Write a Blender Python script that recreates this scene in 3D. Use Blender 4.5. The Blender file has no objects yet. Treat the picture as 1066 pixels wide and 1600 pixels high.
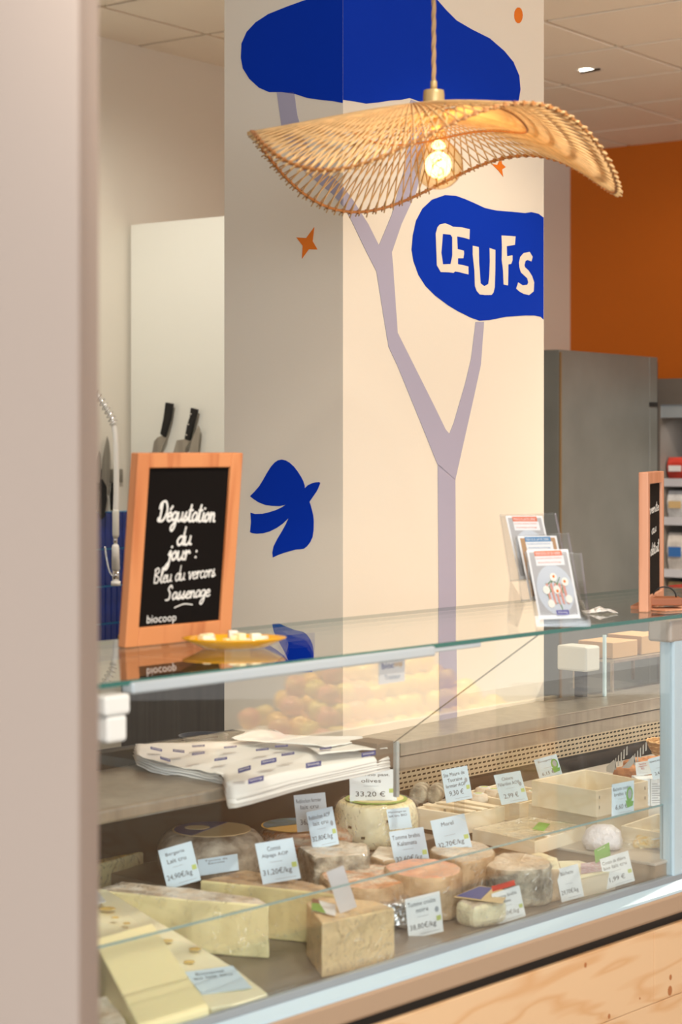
import bpy, bmesh, math, random
from mathutils import Vector, Matrix, noise
random.seed(7)
R = math.radians
C = bpy.context.scene.collection
sc = bpy.context.scene

# ------------------------------------------------------------------ camera
F, CX, HY, H = 3000.0, 533.0, 700.0, 1.6        # focal length in px, principal column, horizon row, eye height
cam_d = bpy.data.cameras.new('camera'); cam = bpy.data.objects.new('camera', cam_d); C.objects.link(cam)
cam.location = (0, 0, H); cam.rotation_euler = (R(90), 0, 0)
cam_d.sensor_width = 36; cam_d.sensor_fit = 'AUTO'; cam_d.lens = F/1600*36
cam_d.shift_y = -100/1600; cam_d.clip_start = .05; cam_d.clip_end = 60
cam_d.dof.use_dof = True; cam_d.dof.focus_distance = 4.9; cam_d.dof.aperture_fstop = 4.6
sc.camera = cam

# ------------------------------------------------------------------ view, world, large lights
sc.view_settings.view_transform = 'Standard'; sc.view_settings.look = 'None'
sc.view_settings.gamma = 1; sc.view_settings.use_curve_mapping = False
sc.view_settings.exposure = 0.0
try: sc.cycles.transparent_max_bounces = 40          # many stacked clear panes and films
except Exception: pass
wd = bpy.data.worlds.new('world'); sc.world = wd; wd.use_nodes = True
bg = wd.node_tree.nodes['Background']; bg.inputs[0].default_value = (1.0, .96, .92, 1); bg.inputs[1].default_value = 1.0

def look(o, tgt):
    o.rotation_euler = (Vector(tgt)-o.location).to_track_quat('-Z', 'Y').to_euler()
def area(name, loc, tgt, sx, sy, power, col):
    l = bpy.data.lights.new(name, 'AREA'); l.shape = 'RECTANGLE'; l.size = sx; l.size_y = sy; l.energy = power; l.color = col
    o = bpy.data.objects.new(name, l); C.objects.link(o); o.location = loc; look(o, tgt); return o
def spot(name, loc, tgt, power, col, ang, blend=.6, rad=.05):
    l = bpy.data.lights.new(name, 'SPOT'); l.energy = power; l.color = col; l.spot_size = R(ang); l.spot_blend = blend; l.shadow_soft_size = rad
    o = bpy.data.objects.new(name, l); C.objects.link(o); o.location = loc; look(o, tgt); return o
WARM = (1, .80, .58); DAY = (.86, .94, 1.0)
area('shop_window_light', (1.6, -3.2, 2.1), (.4, 4.5, 1.2), 4.0, 2.0, 230, DAY)
spot('ceiling_spot_pillar', (1.17, 4.31, 3.2), (.29, 4.97, 1.25), 54, (1, .86, .68), 64, .7, .06)
spot('ceiling_spot_counter', (.75, 2.7, 3.2), (.25, 3.9, .75), 125, (1, .92, .80), 62, .8, .08)
spot('ceiling_spot_counter_left', (.15, 1.2, 3.2), (-.2, 3.75, .75), 190, (1, .93, .82), 44, .8, .08)
spot('ceiling_spot_kitchen', (-.9, 6.1, 3.2), (-.75, 7.6, 1.3), 105, (1, .95, .84), 95, .8, .1)
spot('ceiling_spot_orange_wall', (1.8, 8.6, 3.2), (2.0, 10.2, 1.6), 30, WARM, 90, .8, .1)
spot('aisle_fill_spot', (2.4, 6.4, 3.2), (2.3, 6.6, 0), 950, (1, .86, .70), 130, .8, .1)  # added lamp, bounces off the floor to brighten ceiling and fridge
spot('fruit_fill_spot', (2.9, 3.0, 3.2), (3.3, 3.9, .8), 900, (1, .88, .72), 50, .6, .08)  # added lamp so the apples show up mirrored in the case glass

# ------------------------------------------------------------------ geometry frames
tC = (3240-CX)/F; aC = math.atan(tC)
U = Vector((math.sin(aC), math.cos(aC), 0)); V = Vector((-U.y, U.x, 0)); Z = Vector((0, 0, 1))
YAW = math.atan2(U.y, U.x)
d0 = .35*F/304; O = Vector(((700-CX)/F*d0, d0, 0))
def W(s, w, h): return O + U*s + V*w + Z*h                 # point of the display case: along, back, height
def ray(x, y): return Vector(((x-CX)/F, 1, (HY-y)/F))
def Pd(x, y, d): return Vector((0, 0, H)) + ray(x, y)*d
def Ph(x, y, h): return Pd(x, y, (H-h)*F/(y-HY))
def Pl(x, y, p, n):
    r = ray(x, y); o = Vector((0, 0, H)); return o + r*((Vector(p)-o).dot(n)/r.dot(n))
def sw(p):
    q = p-O; return q.dot(U), q.dot(V)
aA = math.atan((2780-CX)/F)
UA = Vector((math.sin(aA), math.cos(aA), 0)); VA = Vector((-UA.y, UA.x, 0))   # room axes

# ------------------------------------------------------------------ materials
def lin(c):
    return tuple(((v/255)/12.92 if v/255 <= .04045 else (((v/255)+.055)/1.055)**2.4) for v in c[:3]) + (1,)
MATS = {}
def mat(name, col, rough=.6, metal=0, bump=0, bscale=60, var=0, vscale=12, col2=None, spec=.5, coat=0, stretch=None, emit=None, estr=0, sss=0, trans=0):
    if name in MATS: return MATS[name]
    m = bpy.data.materials.new(name); m.use_nodes = True; nt = m.node_tree; N = nt.nodes; Lk = nt.links
    b = N['Principled BSDF']; b.inputs['Base Color'].default_value = lin(col)
    b.inputs['Roughness'].default_value = rough; b.inputs['Metallic'].default_value = metal
    b.inputs['Specular IOR Level'].default_value = spec; b.inputs['Coat Weight'].default_value = coat
    if sss:
        b.inputs['Subsurface Weight'].default_value = sss; b.inputs['Subsurface Scale'].default_value = .01
        b.inputs['Subsurface Radius'].default_value = (1, .7, .4)
    if emit: b.inputs['Emission Color'].default_value = lin(emit); b.inputs['Emission Strength'].default_value = estr
    if bump or var:
        tc = N.new('ShaderNodeTexCoord'); mp = N.new('ShaderNodeMapping'); Lk.new(tc.outputs['Object'], mp.inputs[0])
        if stretch: mp.inputs['Scale'].default_value = stretch
    if var:
        n = N.new('ShaderNodeTexNoise'); n.inputs['Scale'].default_value = vscale; n.inputs['Detail'].default_value = 6; Lk.new(mp.outputs[0], n.inputs['Vector'])
        cr = N.new('ShaderNodeValToRGB'); c1 = lin(col); c2 = lin(col2) if col2 else tuple(v*(1-var) for v in c1[:3])+(1,)
        cr.color_ramp.elements[0].position = .35; cr.color_ramp.elements[1].position = .65
        cr.color_ramp.elements[0].color = c2; cr.color_ramp.elements[1].color = c1
        Lk.new(n.outputs[0], cr.inputs[0]); Lk.new(cr.outputs[0], b.inputs['Base Color'])
    if bump:
        n2 = N.new('ShaderNodeTexNoise'); n2.inputs['Scale'].default_value = bscale; n2.inputs['Detail'].default_value = 5; Lk.new(mp.outputs[0], n2.inputs['Vector'])
        bp = N.new('ShaderNodeBump'); bp.inputs['Strength'].default_value = bump; bp.inputs['Distance'].default_value = .01
        Lk.new(n2.outputs[0], bp.inputs['Height']); Lk.new(bp.outputs[0], b.inputs['Normal'])
    MATS[name] = m; return m
def clear(name, tint=(1, 1, 1), rough=0.0, ior=1.5, bump=0, bscale=40, base=0, gcol=(1, 1, 1)):
    if name in MATS: return MATS[name]
    m = bpy.data.materials.new(name); m.use_nodes = True; nt = m.node_tree; N = nt.nodes; Lk = nt.links
    N.remove(N['Principled BSDF']); out = N['Material Output']
    tr = N.new('ShaderNodeBsdfTransparent'); tr.inputs[0].default_value = (*tint, 1)
    gl = N.new('ShaderNodeBsdfGlossy'); gl.inputs['Roughness'].default_value = rough; gl.inputs[0].default_value = (*gcol, 1)
    fr = N.new('ShaderNodeFresnel'); fr.inputs[0].default_value = ior
    mx = N.new('ShaderNodeMixShader')
    ge = N.new('ShaderNodeNewGeometry'); io = N.new('ShaderNodeMix'); io.data_type = 'FLOAT'       # straight-through panes: same index on both faces
    io.inputs[2].default_value = ior; io.inputs[3].default_value = 1/ior; Lk.new(ge.outputs['Backfacing'], io.inputs[0]); Lk.new(io.outputs[0], fr.inputs[0])
    fac = fr.outputs[0]
    if base:
        ad = N.new('ShaderNodeMath'); ad.operation = 'ADD'; ad.use_clamp = True; ad.inputs[1].default_value = base; Lk.new(fac, ad.inputs[0]); fac = ad.outputs[0]
    if bump:
        tc = N.new('ShaderNodeTexCoord'); n = N.new('ShaderNodeTexNoise'); n.inputs['Scale'].default_value = bscale; n.inputs['Detail'].default_value = 3; n.inputs['Distortion'].default_value = 1.5
        Lk.new(tc.outputs['Object'], n.inputs['Vector'])
        bp = N.new('ShaderNodeBump'); bp.inputs['Strength'].default_value = bump; bp.inputs['Distance'].default_value = .02
        Lk.new(n.outputs[0], bp.inputs['Height']); Lk.new(bp.outputs[0], gl.inputs['Normal']); Lk.new(bp.outputs[0], fr.inputs['Normal'])
    Lk.new(fac, mx.inputs[0]); Lk.new(tr.outputs[0], mx.inputs[1]); Lk.new(gl.outputs[0], mx.inputs[2]); Lk.new(mx.outputs[0], out.inputs[0])
    MATS[name] = m; return m
def wood(name, c1, c2, scale=3.0, dist=6, axis='X', rough=.5, bands=5):
    if name in MATS: return MATS[name]
    m = mat(name, c1, rough); nt = m.node_tree; N = nt.nodes; Lk = nt.links; b = N['Principled BSDF']
    tc = N.new('ShaderNodeTexCoord'); mp = N.new('ShaderNodeMapping'); Lk.new(tc.outputs['Object'], mp.inputs[0])
    mp.inputs['Scale'].default_value = {'X': (.25, 1, 1), 'Y': (1, .25, 1), 'Z': (1, 1, .12), 'A': (.9, 2, 6)}[axis]
    if axis == 'A':
        mp.inputs['Scale'].default_value = (1, 1, 1); mp.inputs['Rotation'].default_value = (0, 0, -math.atan2(U.y, U.x))
        m2 = N.new('ShaderNodeMapping'); m2.inputs['Scale'].default_value = (.9, 2, 6); Lk.new(mp.outputs[0], m2.inputs[0]); mp = m2
    wv = N.new('ShaderNodeTexNoise'); wv.inputs['Scale'].default_value = scale; wv.inputs['Detail'].default_value = 3; wv.inputs['Distortion'].default_value = dist*.1
    Lk.new(mp.outputs[0], wv.inputs['Vector'])
    mu = N.new('ShaderNodeMath'); mu.operation = 'MULTIPLY'; mu.inputs[1].default_value = bands; Lk.new(wv.outputs[0], mu.inputs[0])
    fr = N.new('ShaderNodeMath'); fr.operation = 'PINGPONG'; fr.inputs[1].default_value = .5; Lk.new(mu.outputs[0], fr.inputs[0])
    cr = N.new('ShaderNodeValToRGB'); cr.color_ramp.elements[0].color = lin(c2); cr.color_ramp.elements[1].color = lin(c1); cr.color_ramp.elements[1].position = .28
    Lk.new(fr.outputs[0], cr.inputs[0]); Lk.new(cr.outputs[0], b.inputs['Base Color'])
    return m

M = dict(
 wall=mat('white_wall_paint', (232, 226, 214), .85, bump=.03, bscale=180),
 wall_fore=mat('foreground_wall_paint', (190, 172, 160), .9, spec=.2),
 panel=mat('kitchen_panel_white', (236, 235, 226), .6),
 pillar=mat('cream_pillar_paint', (240, 228, 210), .8, bump=.03, bscale=160),
 blue=mat('cobalt_mural_paint', (0, 52, 178), .9, spec=.15),
 lilac=mat('lilac_mural_paint', (176, 170, 190), .7),
 orangep=mat('orange_mural_paint', (238, 122, 10), .6),
 orange=mat('orange_wall_paint', (204, 106, 4), .75, bump=.04, bscale=120),
 ceil=mat('ceiling_tile_mineral', (250, 240, 224), .9, bump=.12, bscale=350),
 tbar=mat('ceiling_grid_metal', (196, 182, 162), .6),
 floor=mat('grey_beige_floor_tile', (168, 158, 146), .45, var=.2, vscale=3),
 steel=mat('brushed_steel', (178, 172, 162), .32, .75, bump=.05, bscale=90, var=.2, vscale=5, stretch=(8, 8, .3)),
 steel_d=mat('worn_fridge_steel', (122, 124, 120), .42, .45, bump=.04, bscale=30, var=.18, vscale=3),
 darkmetal=mat('dark_cabinet_steel', (96, 88, 78), .4, .35, var=.3, vscale=6, stretch=(10, 10, .3)),
 chrome=mat('chrome', (220, 220, 220), .12, 1),
 alu=mat('anodised_aluminium', (196, 206, 212), .38, .35),
 sill=mat('pale_blue_aluminium', (192, 214, 226), .32, .25),
 beige=mat('beige_case_profile', (176, 148, 122), .5),
 black=mat('black_rubber', (14, 13, 13), .6),
 dark=mat('dark_interior', (34, 30, 28), .8),
 deck=mat('display_deck_steel', (150, 138, 128), .38, .55, var=.15, vscale=4),
 whitep=mat('white_plastic', (236, 234, 228), .35),
 teal=mat('teal_glass_edge', (10, 96, 84), .12, coat=.6),
 pine=wood('pine_board', (228, 190, 148), (218, 170, 122), 1.5, 2.0, 'A', .5, 8),
 crate=wood('poplar_crate_wood', (242, 230, 208), (234, 218, 190), 8, 3, 'X', .75, 4),
 frame=wood('varnished_frame_wood', (204, 132, 82), (184, 108, 62), 10, 4, 'Z', .45, 5),
 frame_l=wood('salmon_frame_wood', (216, 156, 124), (202, 138, 104), 10, 4, 'Z', .45, 4),
 slate=mat('blackboard_slate', (20, 16, 14), .9, spec=.08),
 chalk=mat('white_chalk', (224, 220, 214), .9),
 rattan=mat('natural_rattan', (240, 196, 136), .55, var=.25, vscale=40, trans=0),
 rattan_d=mat('brown_rattan_binding', (186, 122, 62), .6, var=.3, vscale=60),
 rope=mat('jute_cord', (206, 168, 120), .85, bump=.4, bscale=300),
 holder=mat('brass_coloured_holder', (214, 184, 128), .4, .3),
 yellow=mat('amber_glazed_plate', (236, 168, 26), .25, coat=.5),
 paper=mat('white_wrapping_paper', (240, 238, 234), .55),
 navy=mat('navy_print', (38, 52, 126), .5),
 grey_print=mat('grey_print', (70, 78, 88), .7),
 light_print=mat('pale_grey_print', (160, 168, 178), .7),
 bluetile=mat('glazed_blue_tile', (8, 44, 140), .12, coat=.7, var=.35, vscale=14),
 grout=mat('tile_grout', (70, 160, 210), .8),
 card=mat('price_card_white', (232, 238, 244), .5),
 card_blue=mat('price_card_pale_blue', (206, 226, 242), .5),
 card_grey=mat('price_card_back_grey', (190, 192, 198), .6),
 lime=mat('lime_label', (190, 206, 120), .6),
 green=mat('green_label', (106, 168, 66), .6),
 red=mat('red_label', (216, 66, 40), .6),
 ch_parm=mat('golden_hard_cheese', (252, 222, 176), .55, bump=.25, bscale=70, var=.12, vscale=25, sss=.15),
 ch_pale=mat('pale_yellow_cheese', (246, 234, 186), .5, bump=.08, bscale=40, sss=.15),
 ch_green=mat('straw_green_cheese', (232, 220, 170), .5, bump=.08, bscale=40, var=.08, vscale=8, sss=.15),
 ch_cream=mat('cream_cheese_paste', (248, 240, 208), .5, bump=.1, bscale=40, sss=.15),
 ch_yellow=mat('butter_yellow_cheese', (238, 196, 96), .4, var=.2, vscale=30, col2=(240, 220, 160)),
 rind_grey=mat('mottled_grey_rind', (226, 212, 192), .85, bump=.9, bscale=45, var=1, vscale=24, col2=(136, 120, 104)),
 rind_brown=mat('brown_rind', (210, 184, 152), .8, bump=.5, bscale=40, var=1, vscale=20, col2=(170, 138, 106)),
 rind_orange=mat('orange_white_rind', (246, 234, 218), .75, bump=.5, bscale=60, var=1, vscale=26, col2=(222, 150, 100), stretch=(1, 1, 4)),
 rind_white=mat('bloomy_white_rind', (244, 238, 228), .8, bump=.5, bscale=60, var=1, vscale=22, col2=(208, 186, 160)),
 rind_pink=mat('salmon_washed_rind', (236, 164, 138), .6, bump=.3, bscale=40, var=1, vscale=18, col2=(240, 196, 170)),
 rind_ash=mat('ash_grey_rind', (196, 188, 170), .85, bump=.9, bscale=70, var=1, vscale=40, col2=(116, 110, 98)),
 foil=mat('silver_foil', (214, 218, 224), .25, 1, bump=1, bscale=30),
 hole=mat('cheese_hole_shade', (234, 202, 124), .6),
)
M['glass'] = clear('clear_case_glass', (.985, .995, .99), 0, 1.5)
M['glass_top'] = clear('clear_top_glass', (.97, .99, .98), 0, 1.5)
M['film'] = clear('wrinkled_cling_film', (.995, .995, .995), .16, 1.12, 1.0, 42, .03)
_nt = M['film'].node_tree                                  # whitish crease lines painted in to stand for glints on the film
_tc = _nt.nodes.new('ShaderNodeTexCoord'); _n = _nt.nodes.new('ShaderNodeTexNoise'); _n.inputs['Scale'].default_value = 17; _n.inputs['Detail'].default_value = 2; _n.inputs['Distortion'].default_value = 2.2
_nt.links.new(_tc.outputs['Object'], _n.inputs['Vector']); _r = _nt.nodes.new('ShaderNodeValToRGB'); _e = _r.color_ramp.elements
_e[0].position = .487; _e[0].color = (0, 0, 0, 1); _e[1].position = .5; _e[1].color = (.55, .55, .55, 1); _x = _e.new(.513); _x.color = (0, 0, 0, 1)
_nt.links.new(_n.outputs[0], _r.inputs[0]); _g = _nt.nodes.new('ShaderNodeBsdfGlossy'); _g.inputs['Roughness'].default_value = .38
_bp = _nt.nodes.new('ShaderNodeBump'); _bp.inputs['Strength'].default_value = 1; _bp.inputs['Distance'].default_value = .03; _nt.links.new(_n.outputs[0], _bp.inputs['Height']); _nt.links.new(_bp.outputs[0], _g.inputs['Normal'])
_out = _nt.nodes['Material Output']; _old = _out.inputs[0].links[0].from_socket; _m = _nt.nodes.new('ShaderNodeMixShader')
_n2 = _nt.nodes.new('ShaderNodeTexNoise'); _n2.inputs['Scale'].default_value = 14; _nt.links.new(_tc.outputs['Object'], _n2.inputs['Vector'])
_r2 = _nt.nodes.new('ShaderNodeMapRange'); _r2.inputs[1].default_value = .48; _r2.inputs[2].default_value = .62; _nt.links.new(_n2.outputs[0], _r2.inputs[0])
_mu = _nt.nodes.new('ShaderNodeMath'); _mu.operation = 'MULTIPLY'; _nt.links.new(_r.outputs[0], _mu.inputs[0]); _nt.links.new(_r2.outputs[0], _mu.inputs[1])
_df = _nt.nodes.new('ShaderNodeBsdfDiffuse'); _df.inputs[0].default_value = (.95, .97, 1, 1); _ad = _nt.nodes.new('ShaderNodeAddShader')
_nt.links.new(_df.outputs[0], _ad.inputs[0]); _nt.links.new(_g.outputs[0], _ad.inputs[1])
_nt.links.new(_mu.outputs[0], _m.inputs[0]); _nt.links.new(_old, _m.inputs[1]); _nt.links.new(_ad.outputs[0], _m.inputs[2]); _nt.links.new(_m.outputs[0], _out.inputs[0])
M['acrylic'] = clear('clear_acrylic', (.93, .93, .93), .03, 1.35, 0, 0, .0)
M['bulb'] = clear('amber_bulb_glass', (1, .90, .72), .02, 1.5, 0, 0, .06, (1, .85, .6))

# ------------------------------------------------------------------ object helpers
class MB:
    def __init__(s): s.v = []; s.f = []; s.m = []
    def add(s, vs, fs, mi=0):
        b = len(s.v); s.v += [Vector(v) for v in vs]; s.f += [[b+i for i in f] for f in fs]; s.m += [mi]*len(fs); return s
    def hexa(s, q, e, mi=0):                        # quad q swept by vector e (or list of four top points)
        q = [Vector(p) for p in q]; t = [p+Vector(e) for p in q] if not isinstance(e, list) else e
        return s.add(q+t, [(3, 2, 1, 0), (4, 5, 6, 7), (0, 1, 5, 4), (1, 2, 6, 5), (2, 3, 7, 6), (3, 0, 4, 7)], mi)
    def box(s, c, a, b, n, mi=0):                   # centre, half axes
        c, a, b, n = Vector(c), Vector(a), Vector(b), Vector(n)
        return s.hexa([c-a-b-n, c+a-b-n, c+a+b-n, c-a+b-n], n*2, mi)
    def bx(s, x0, x1, y0, y1, z0, z1, mi=0):
        return s.hexa([(x0, y0, z0), (x1, y0, z0), (x1, y1, z0), (x0, y1, z0)], (0, 0, z1-z0), mi)
    def prism(s, p, e, side=0, top=0):
        p = [Vector(q) for q in p]; t = [q+Vector(e) for q in p] if not isinstance(e, list) else e; n = len(p)
        s.add(p+t, [list(range(n))[::-1]], side); b = len(s.v)-2*n
        s.f.append([b+n+i for i in range(n)]); s.m.append(top)
        for i in range(n): s.f.append([b+i, b+(i+1) % n, b+n+(i+1) % n, b+n+i]); s.m.append(side)
        return s
    def tube(s, pts, r, seg=8, mi=0, cap=True):
        pts = [Vector(p) for p in pts]; n = len(pts); b = len(s.v); rr = r if isinstance(r, list) else [r]*n
        prev = None
        for i, p in enumerate(pts):
            t = (pts[min(i+1, n-1)]-pts[max(i-1, 0)]).normalized()
            if prev is None:
                a = t.cross(Vector((0, 0, 1)));  a = t.cross(Vector((1, 0, 0))) if a.length < .1 else a
            else: a = prev - t*prev.dot(t)
            a.normalize(); prev = a; c = t.cross(a)
            for k in range(seg):
                g = 2*math.pi*k/seg; s.v.append(p+(a*math.cos(g)+c*math.sin(g))*rr[i])
        for i in range(n-1):
            for k in range(seg):
                k2 = (k+1) % seg; s.f.append([b+i*seg+k, b+i*seg+k2, b+(i+1)*seg+k2, b+(i+1)*seg+k]); s.m.append(mi)
        if cap:
            s.f.append([b+k for k in range(seg)][::-1]); s.m.append(mi); s.f.append([b+(n-1)*seg+k for k in range(seg)]); s.m.append(mi)
        return s
    def lathe(s, prof, seg=32, c=(0, 0, 0), mi=0, sx=1, sy=1, mis=None):
        b = len(s.v); c = Vector(c); n = len(prof)
        for r, z in prof:
            for k in range(seg):
                g = 2*math.pi*k/seg; s.v.append(c+Vector((r*math.cos(g)*sx, r*math.sin(g)*sy, z)))
        for i in range(n-1):
            for k in range(seg):
                k2 = (k+1) % seg; s.f.append([b+i*seg+k, b+i*seg+k2, b+(i+1)*seg+k2, b+(i+1)*seg+k]); s.m.append(mis[i] if mis else mi)
        s.f.append([b+k for k in range(seg)][::-1]); s.m.append(mis[0] if mis else mi)
        s.f.append([b+(n-1)*seg+k for k in range(seg)]); s.m.append(mis[-1] if mis else mi)
        return s
INV = {}
def root_of(o):
    while o.parent: o = o.parent
    return o
def build(mb, name, mats, parent=None, world=True, smooth=False, bevel=0, seg=2, at=None, recalc=True):
    me = bpy.data.meshes.new(name); mats = mats if isinstance(mats, (list, tuple)) else [mats]
    vs = mb.v
    o = bpy.data.objects.new(name, me)
    if parent:
        o.parent = parent
        if world:
            inv = INV[root_of(parent).name]; vs = [inv @ p for p in vs]
    elif world:
        at = Vector(at) if at is not None else Vector((sum(p.x for p in vs)/len(vs), sum(p.y for p in vs)/len(vs), min(p.z for p in vs)))
        o.location = at; vs = [p-at for p in vs]; INV[o.name] = Matrix.Translation(-at)
    me.from_pydata([tuple(p) for p in vs], [], mb.f)
    for m in mats: me.materials.append(m)
    for p, i in zip(me.polygons, mb.m): p.material_index = i; p.use_smooth = smooth
    if recalc:
        bm = bmesh.new(); bm.from_mesh(me); bmesh.ops.recalc_face_normals(bm, faces=bm.faces); bm.to_mesh(me); bm.free()
    C.objects.link(o)
    if not parent and world: INV[o.name] = Matrix.Translation(-o.location)
    if bevel:
        b = o.modifiers.new('bevel', 'BEVEL'); b.width = bevel; b.segments = seg; b.limit_method = 'ANGLE'; b.angle_limit = R(35)
    return o
def tag(o, label=None, cat=None, group=None, kind=None):
    if label: o['label'] = label
    if cat: o['category'] = cat
    if group: o['group'] = group
    if kind: o['kind'] = kind
    return o
def thing(name, label, cat, loc, rotz=0, group=None):
    o = bpy.data.objects.new(name, None); C.objects.link(o); o.empty_display_size = .05
    o.location = loc; o.rotation_euler = (0, 0, rotz)
    INV[o.name] = (Matrix.Translation(Vector(loc)) @ Matrix.Rotation(rotz, 4, 'Z')).inverted()
    return tag(o, label, cat, group)
def rough_up(o, sub=2, strength=.004, scale=.03, bev=.006):
    if bev:
        b = o.modifiers.new('bevel', 'BEVEL'); b.width = bev; b.segments = 3; b.limit_method = 'ANGLE'; b.angle_limit = R(30)
    s = o.modifiers.new('sub', 'SUBSURF'); s.subdivision_type = 'SIMPLE'; s.levels = s.render_levels = sub
    t = bpy.data.textures.get('clouds_%g' % scale) or bpy.data.textures.new('clouds_%g' % scale, 'CLOUDS'); t.noise_scale = scale
    d = o.modifiers.new('disp', 'DISPLACE'); d.texture = t; d.strength = strength; d.mid_level = .5
_T = {}
def text_mesh(body, ext=.0):
    if body in _T: return _T[body]
    cu = bpy.data.curves.new('t', 'FONT'); cu.body = body; cu.size = 1; cu.resolution_u = 2
    o = bpy.data.objects.new('t', cu); me = o.to_mesh()
    vs = [v.co.copy() for v in me.vertices]; fs = [list(p.vertices) for p in me.polygons]
    o.to_mesh_clear(); bpy.data.objects.remove(o); bpy.data.curves.remove(cu)
    if vs:
        x0 = min(v.x for v in vs); x1 = max(v.x for v in vs); y0 = min(v.y for v in vs); y1 = max(v.y for v in vs)
    else: x0 = y0 = 0; x1 = y1 = 1
    _T[body] = (vs, fs, x0, x1, y0, y1); return _T[body]
class Fr:                                       # affine face frame: o + x*ex + y*ey, lifted along n
    def __init__(s, o, ex, ey, lift=.0006):
        s.o, s.ex, s.ey = Vector(o), Vector(ex), Vector(ey); s.n = s.ex.cross(s.ey).normalized()
        s.l = lift
    def p(s, x, y, z=0): return s.o + s.ex*x + s.ey*y + s.n*z
    def poly(s, mb, pts, z=None, mi=0, th=.0004):
        z = s.l if z is None else z
        mb.prism([s.p(x, y, z-th) for x, y in pts], s.n*th, mi, mi); return mb
    def rect(s, mb, x0, y0, x1, y1, z=None, mi=0, th=.0004): return s.poly(mb, [(x0, y0), (x1, y0), (x1, y1), (x0, y1)], z, mi, th)
    def disc(s, mb, cx, cy, rx, ry, z=None, mi=0, n=14):
        return s.poly(mb, [(cx+rx*math.cos(2*math.pi*k/n), cy+ry*math.sin(2*math.pi*k/n)) for k in range(n)], z, mi)
    def text(s, mb, body, x0, y0, x1, y1, z=None, mi=0):     # text stretched to the box
        vs, fs, a, b, c, d = text_mesh(body); z = (s.l+.0002) if z is None else z
        mb.add([s.p(x0+(v.x-a)/(b-a)*(x1-x0), y0+(v.y-c)/(d-c)*(y1-y0), z) for v in vs], fs, mi); return mb

# ================================================================== STRUCTURE
CEIL = 3.25
KW = Vector((-.87, 7.82, 0))                            # foot of the kitchen corner on the back wall
def wallbox(name, a, b, thick, h0, h1, m, label=None, kind='structure', parent=None):
    a, b = Vector(a), Vector(b); a.z = b.z = 0
    mb = MB().hexa([a+Z*h0, b+Z*h0, b+thick+Z*h0, a+thick+Z*h0], Z*(h1-h0))
    o = build(mb, name, m, parent)
    if kind and not parent: o['kind'] = kind
    if label: o['label'] = label
    return o
corner = KW + UA*3.58
wallbox('wall_back', KW-UA*5, corner, VA*.15, 0, CEIL, M['wall'], 'plain off-white back wall behind the pillar and kitchen corner')
wallbox('wall_right', corner, corner-VA*7, UA*.15, 0, CEIL, M['orange'], 'orange painted wall above the glass fronted fridge')
fl = build(MB().bx(-7, 9, -5, 14, -.1, 0), 'floor', M['floor']); tag(fl, 'grey beige shop floor', kind='structure')
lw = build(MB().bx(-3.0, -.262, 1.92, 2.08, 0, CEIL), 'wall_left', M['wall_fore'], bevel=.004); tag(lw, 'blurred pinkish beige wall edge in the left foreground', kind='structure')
# kitchen partition panel, lower than the room
pa = KW + UA*0
part_ = wallbox('wall_kitchen', pa-VA*.02, pa-VA*1.15, UA*.06, 0, 2.507, M['panel'], 'white waist partition panel lower than the ceiling')
# pillar
K = Vector((.0046, 4.6, 0))
PL, PR = .372, .935
pill = build(MB().hexa([K, K+UA*PR, K+UA*PR+VA*PL, K+VA*PL], Z*CEIL), 'wall_pillar', M['pillar']); tag(pill, 'cream painted pillar with the blue tree mural', kind='structure')
nR = Vector((UA.y, -UA.x, 0)); nL = -UA
def mural(name, face, px, m, label, holes=None, lift=.0015):
    n = nR if face == 'R' else nL
    pts = [Pl(x, y, K, n) for x, y in px]
    mb = MB(); mb.prism([p+n*(lift-.0012) for p in pts], n*.0012)
    o = build(mb, name, m, pill); o['label'] = label; return o
top_y = -160
blobL = [(536, 161), (520, 158), (500, 156), (480, 153), (462, 147), (440, 144), (421, 144), (405, 137), (390, 123), (380, 107), (377, 90), (378, 68), (386, 50), (400, 35), (420, 22), (450, 10), (478, 0), (505, -14), (536, -32)]
blobR = [(536, -32), (580, -60), (640, -40), (683, 0), (697, 16), (713, 32), (737, 46), (765, 60), (788, 80), (802, 97), (811, 118), (813, 140), (809, 163), (793, 163), (768, 160), (745, 157), (720, 157), (690, 165), (662, 161), (640, 153), (627, 156), (610, 157), (592, 160), (572, 162), (556, 159), (536, 156)]
mural('painted_foliage', 'L', blobL, M['blue'], 'dark blue painted tree crown, part on the shaded face')
mural('painted_foliage', 'R', blobR, M['blue'], 'dark blue painted tree crown, part on the front face')
eggs_blob = [(849, 499), (845, 495), (835, 493), (820, 493), (790, 495), (765, 500), (749, 501), (735, 496), (715, 486), (700, 477), (680, 462), (665, 447), (654, 430), (646, 408), (643, 390), (645, 368), (650, 345), (660, 326), (675, 312), (695, 305), (712, 306), (726, 311), (740, 317), (757, 325), (775, 329), (800, 331), (820, 333), (830, 331.5), (841, 334), (849, 340)]
mural('painted_foliage', 'R', eggs_blob, M['blue'], 'bright blue painted crown carrying the lettering')
mural('painted_trunk', 'R', [(684, 725), (711, 725+24), (715, 1300), (688, 1300)], M['lilac'], 'lilac painted trunk')
mural('painted_branch', 'R', [(684, 727), (657, 660), (621, 572), (607, 542), (600, 500), (588, 424), (572, 393), (548, 343), (536, 322), (536, 292), (552, 314), (575, 350), (591, 382), (592, 383), (600, 364), (612, 335), (630, 270), (640, 215), (639, 163), (642, 156), (660, 163), (664, 240), (650, 300), (627, 350), (612, 394), (614, 420), (621, 520), (645, 568), (680, 638), (696, 671), (702, 678), (709, 660), (727, 598), (736, 560), (743, 503), (756, 503), (751, 570), (739, 625), (730, 665), (711, 750)], M['lilac'], 'lilac painted forked branches')
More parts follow.
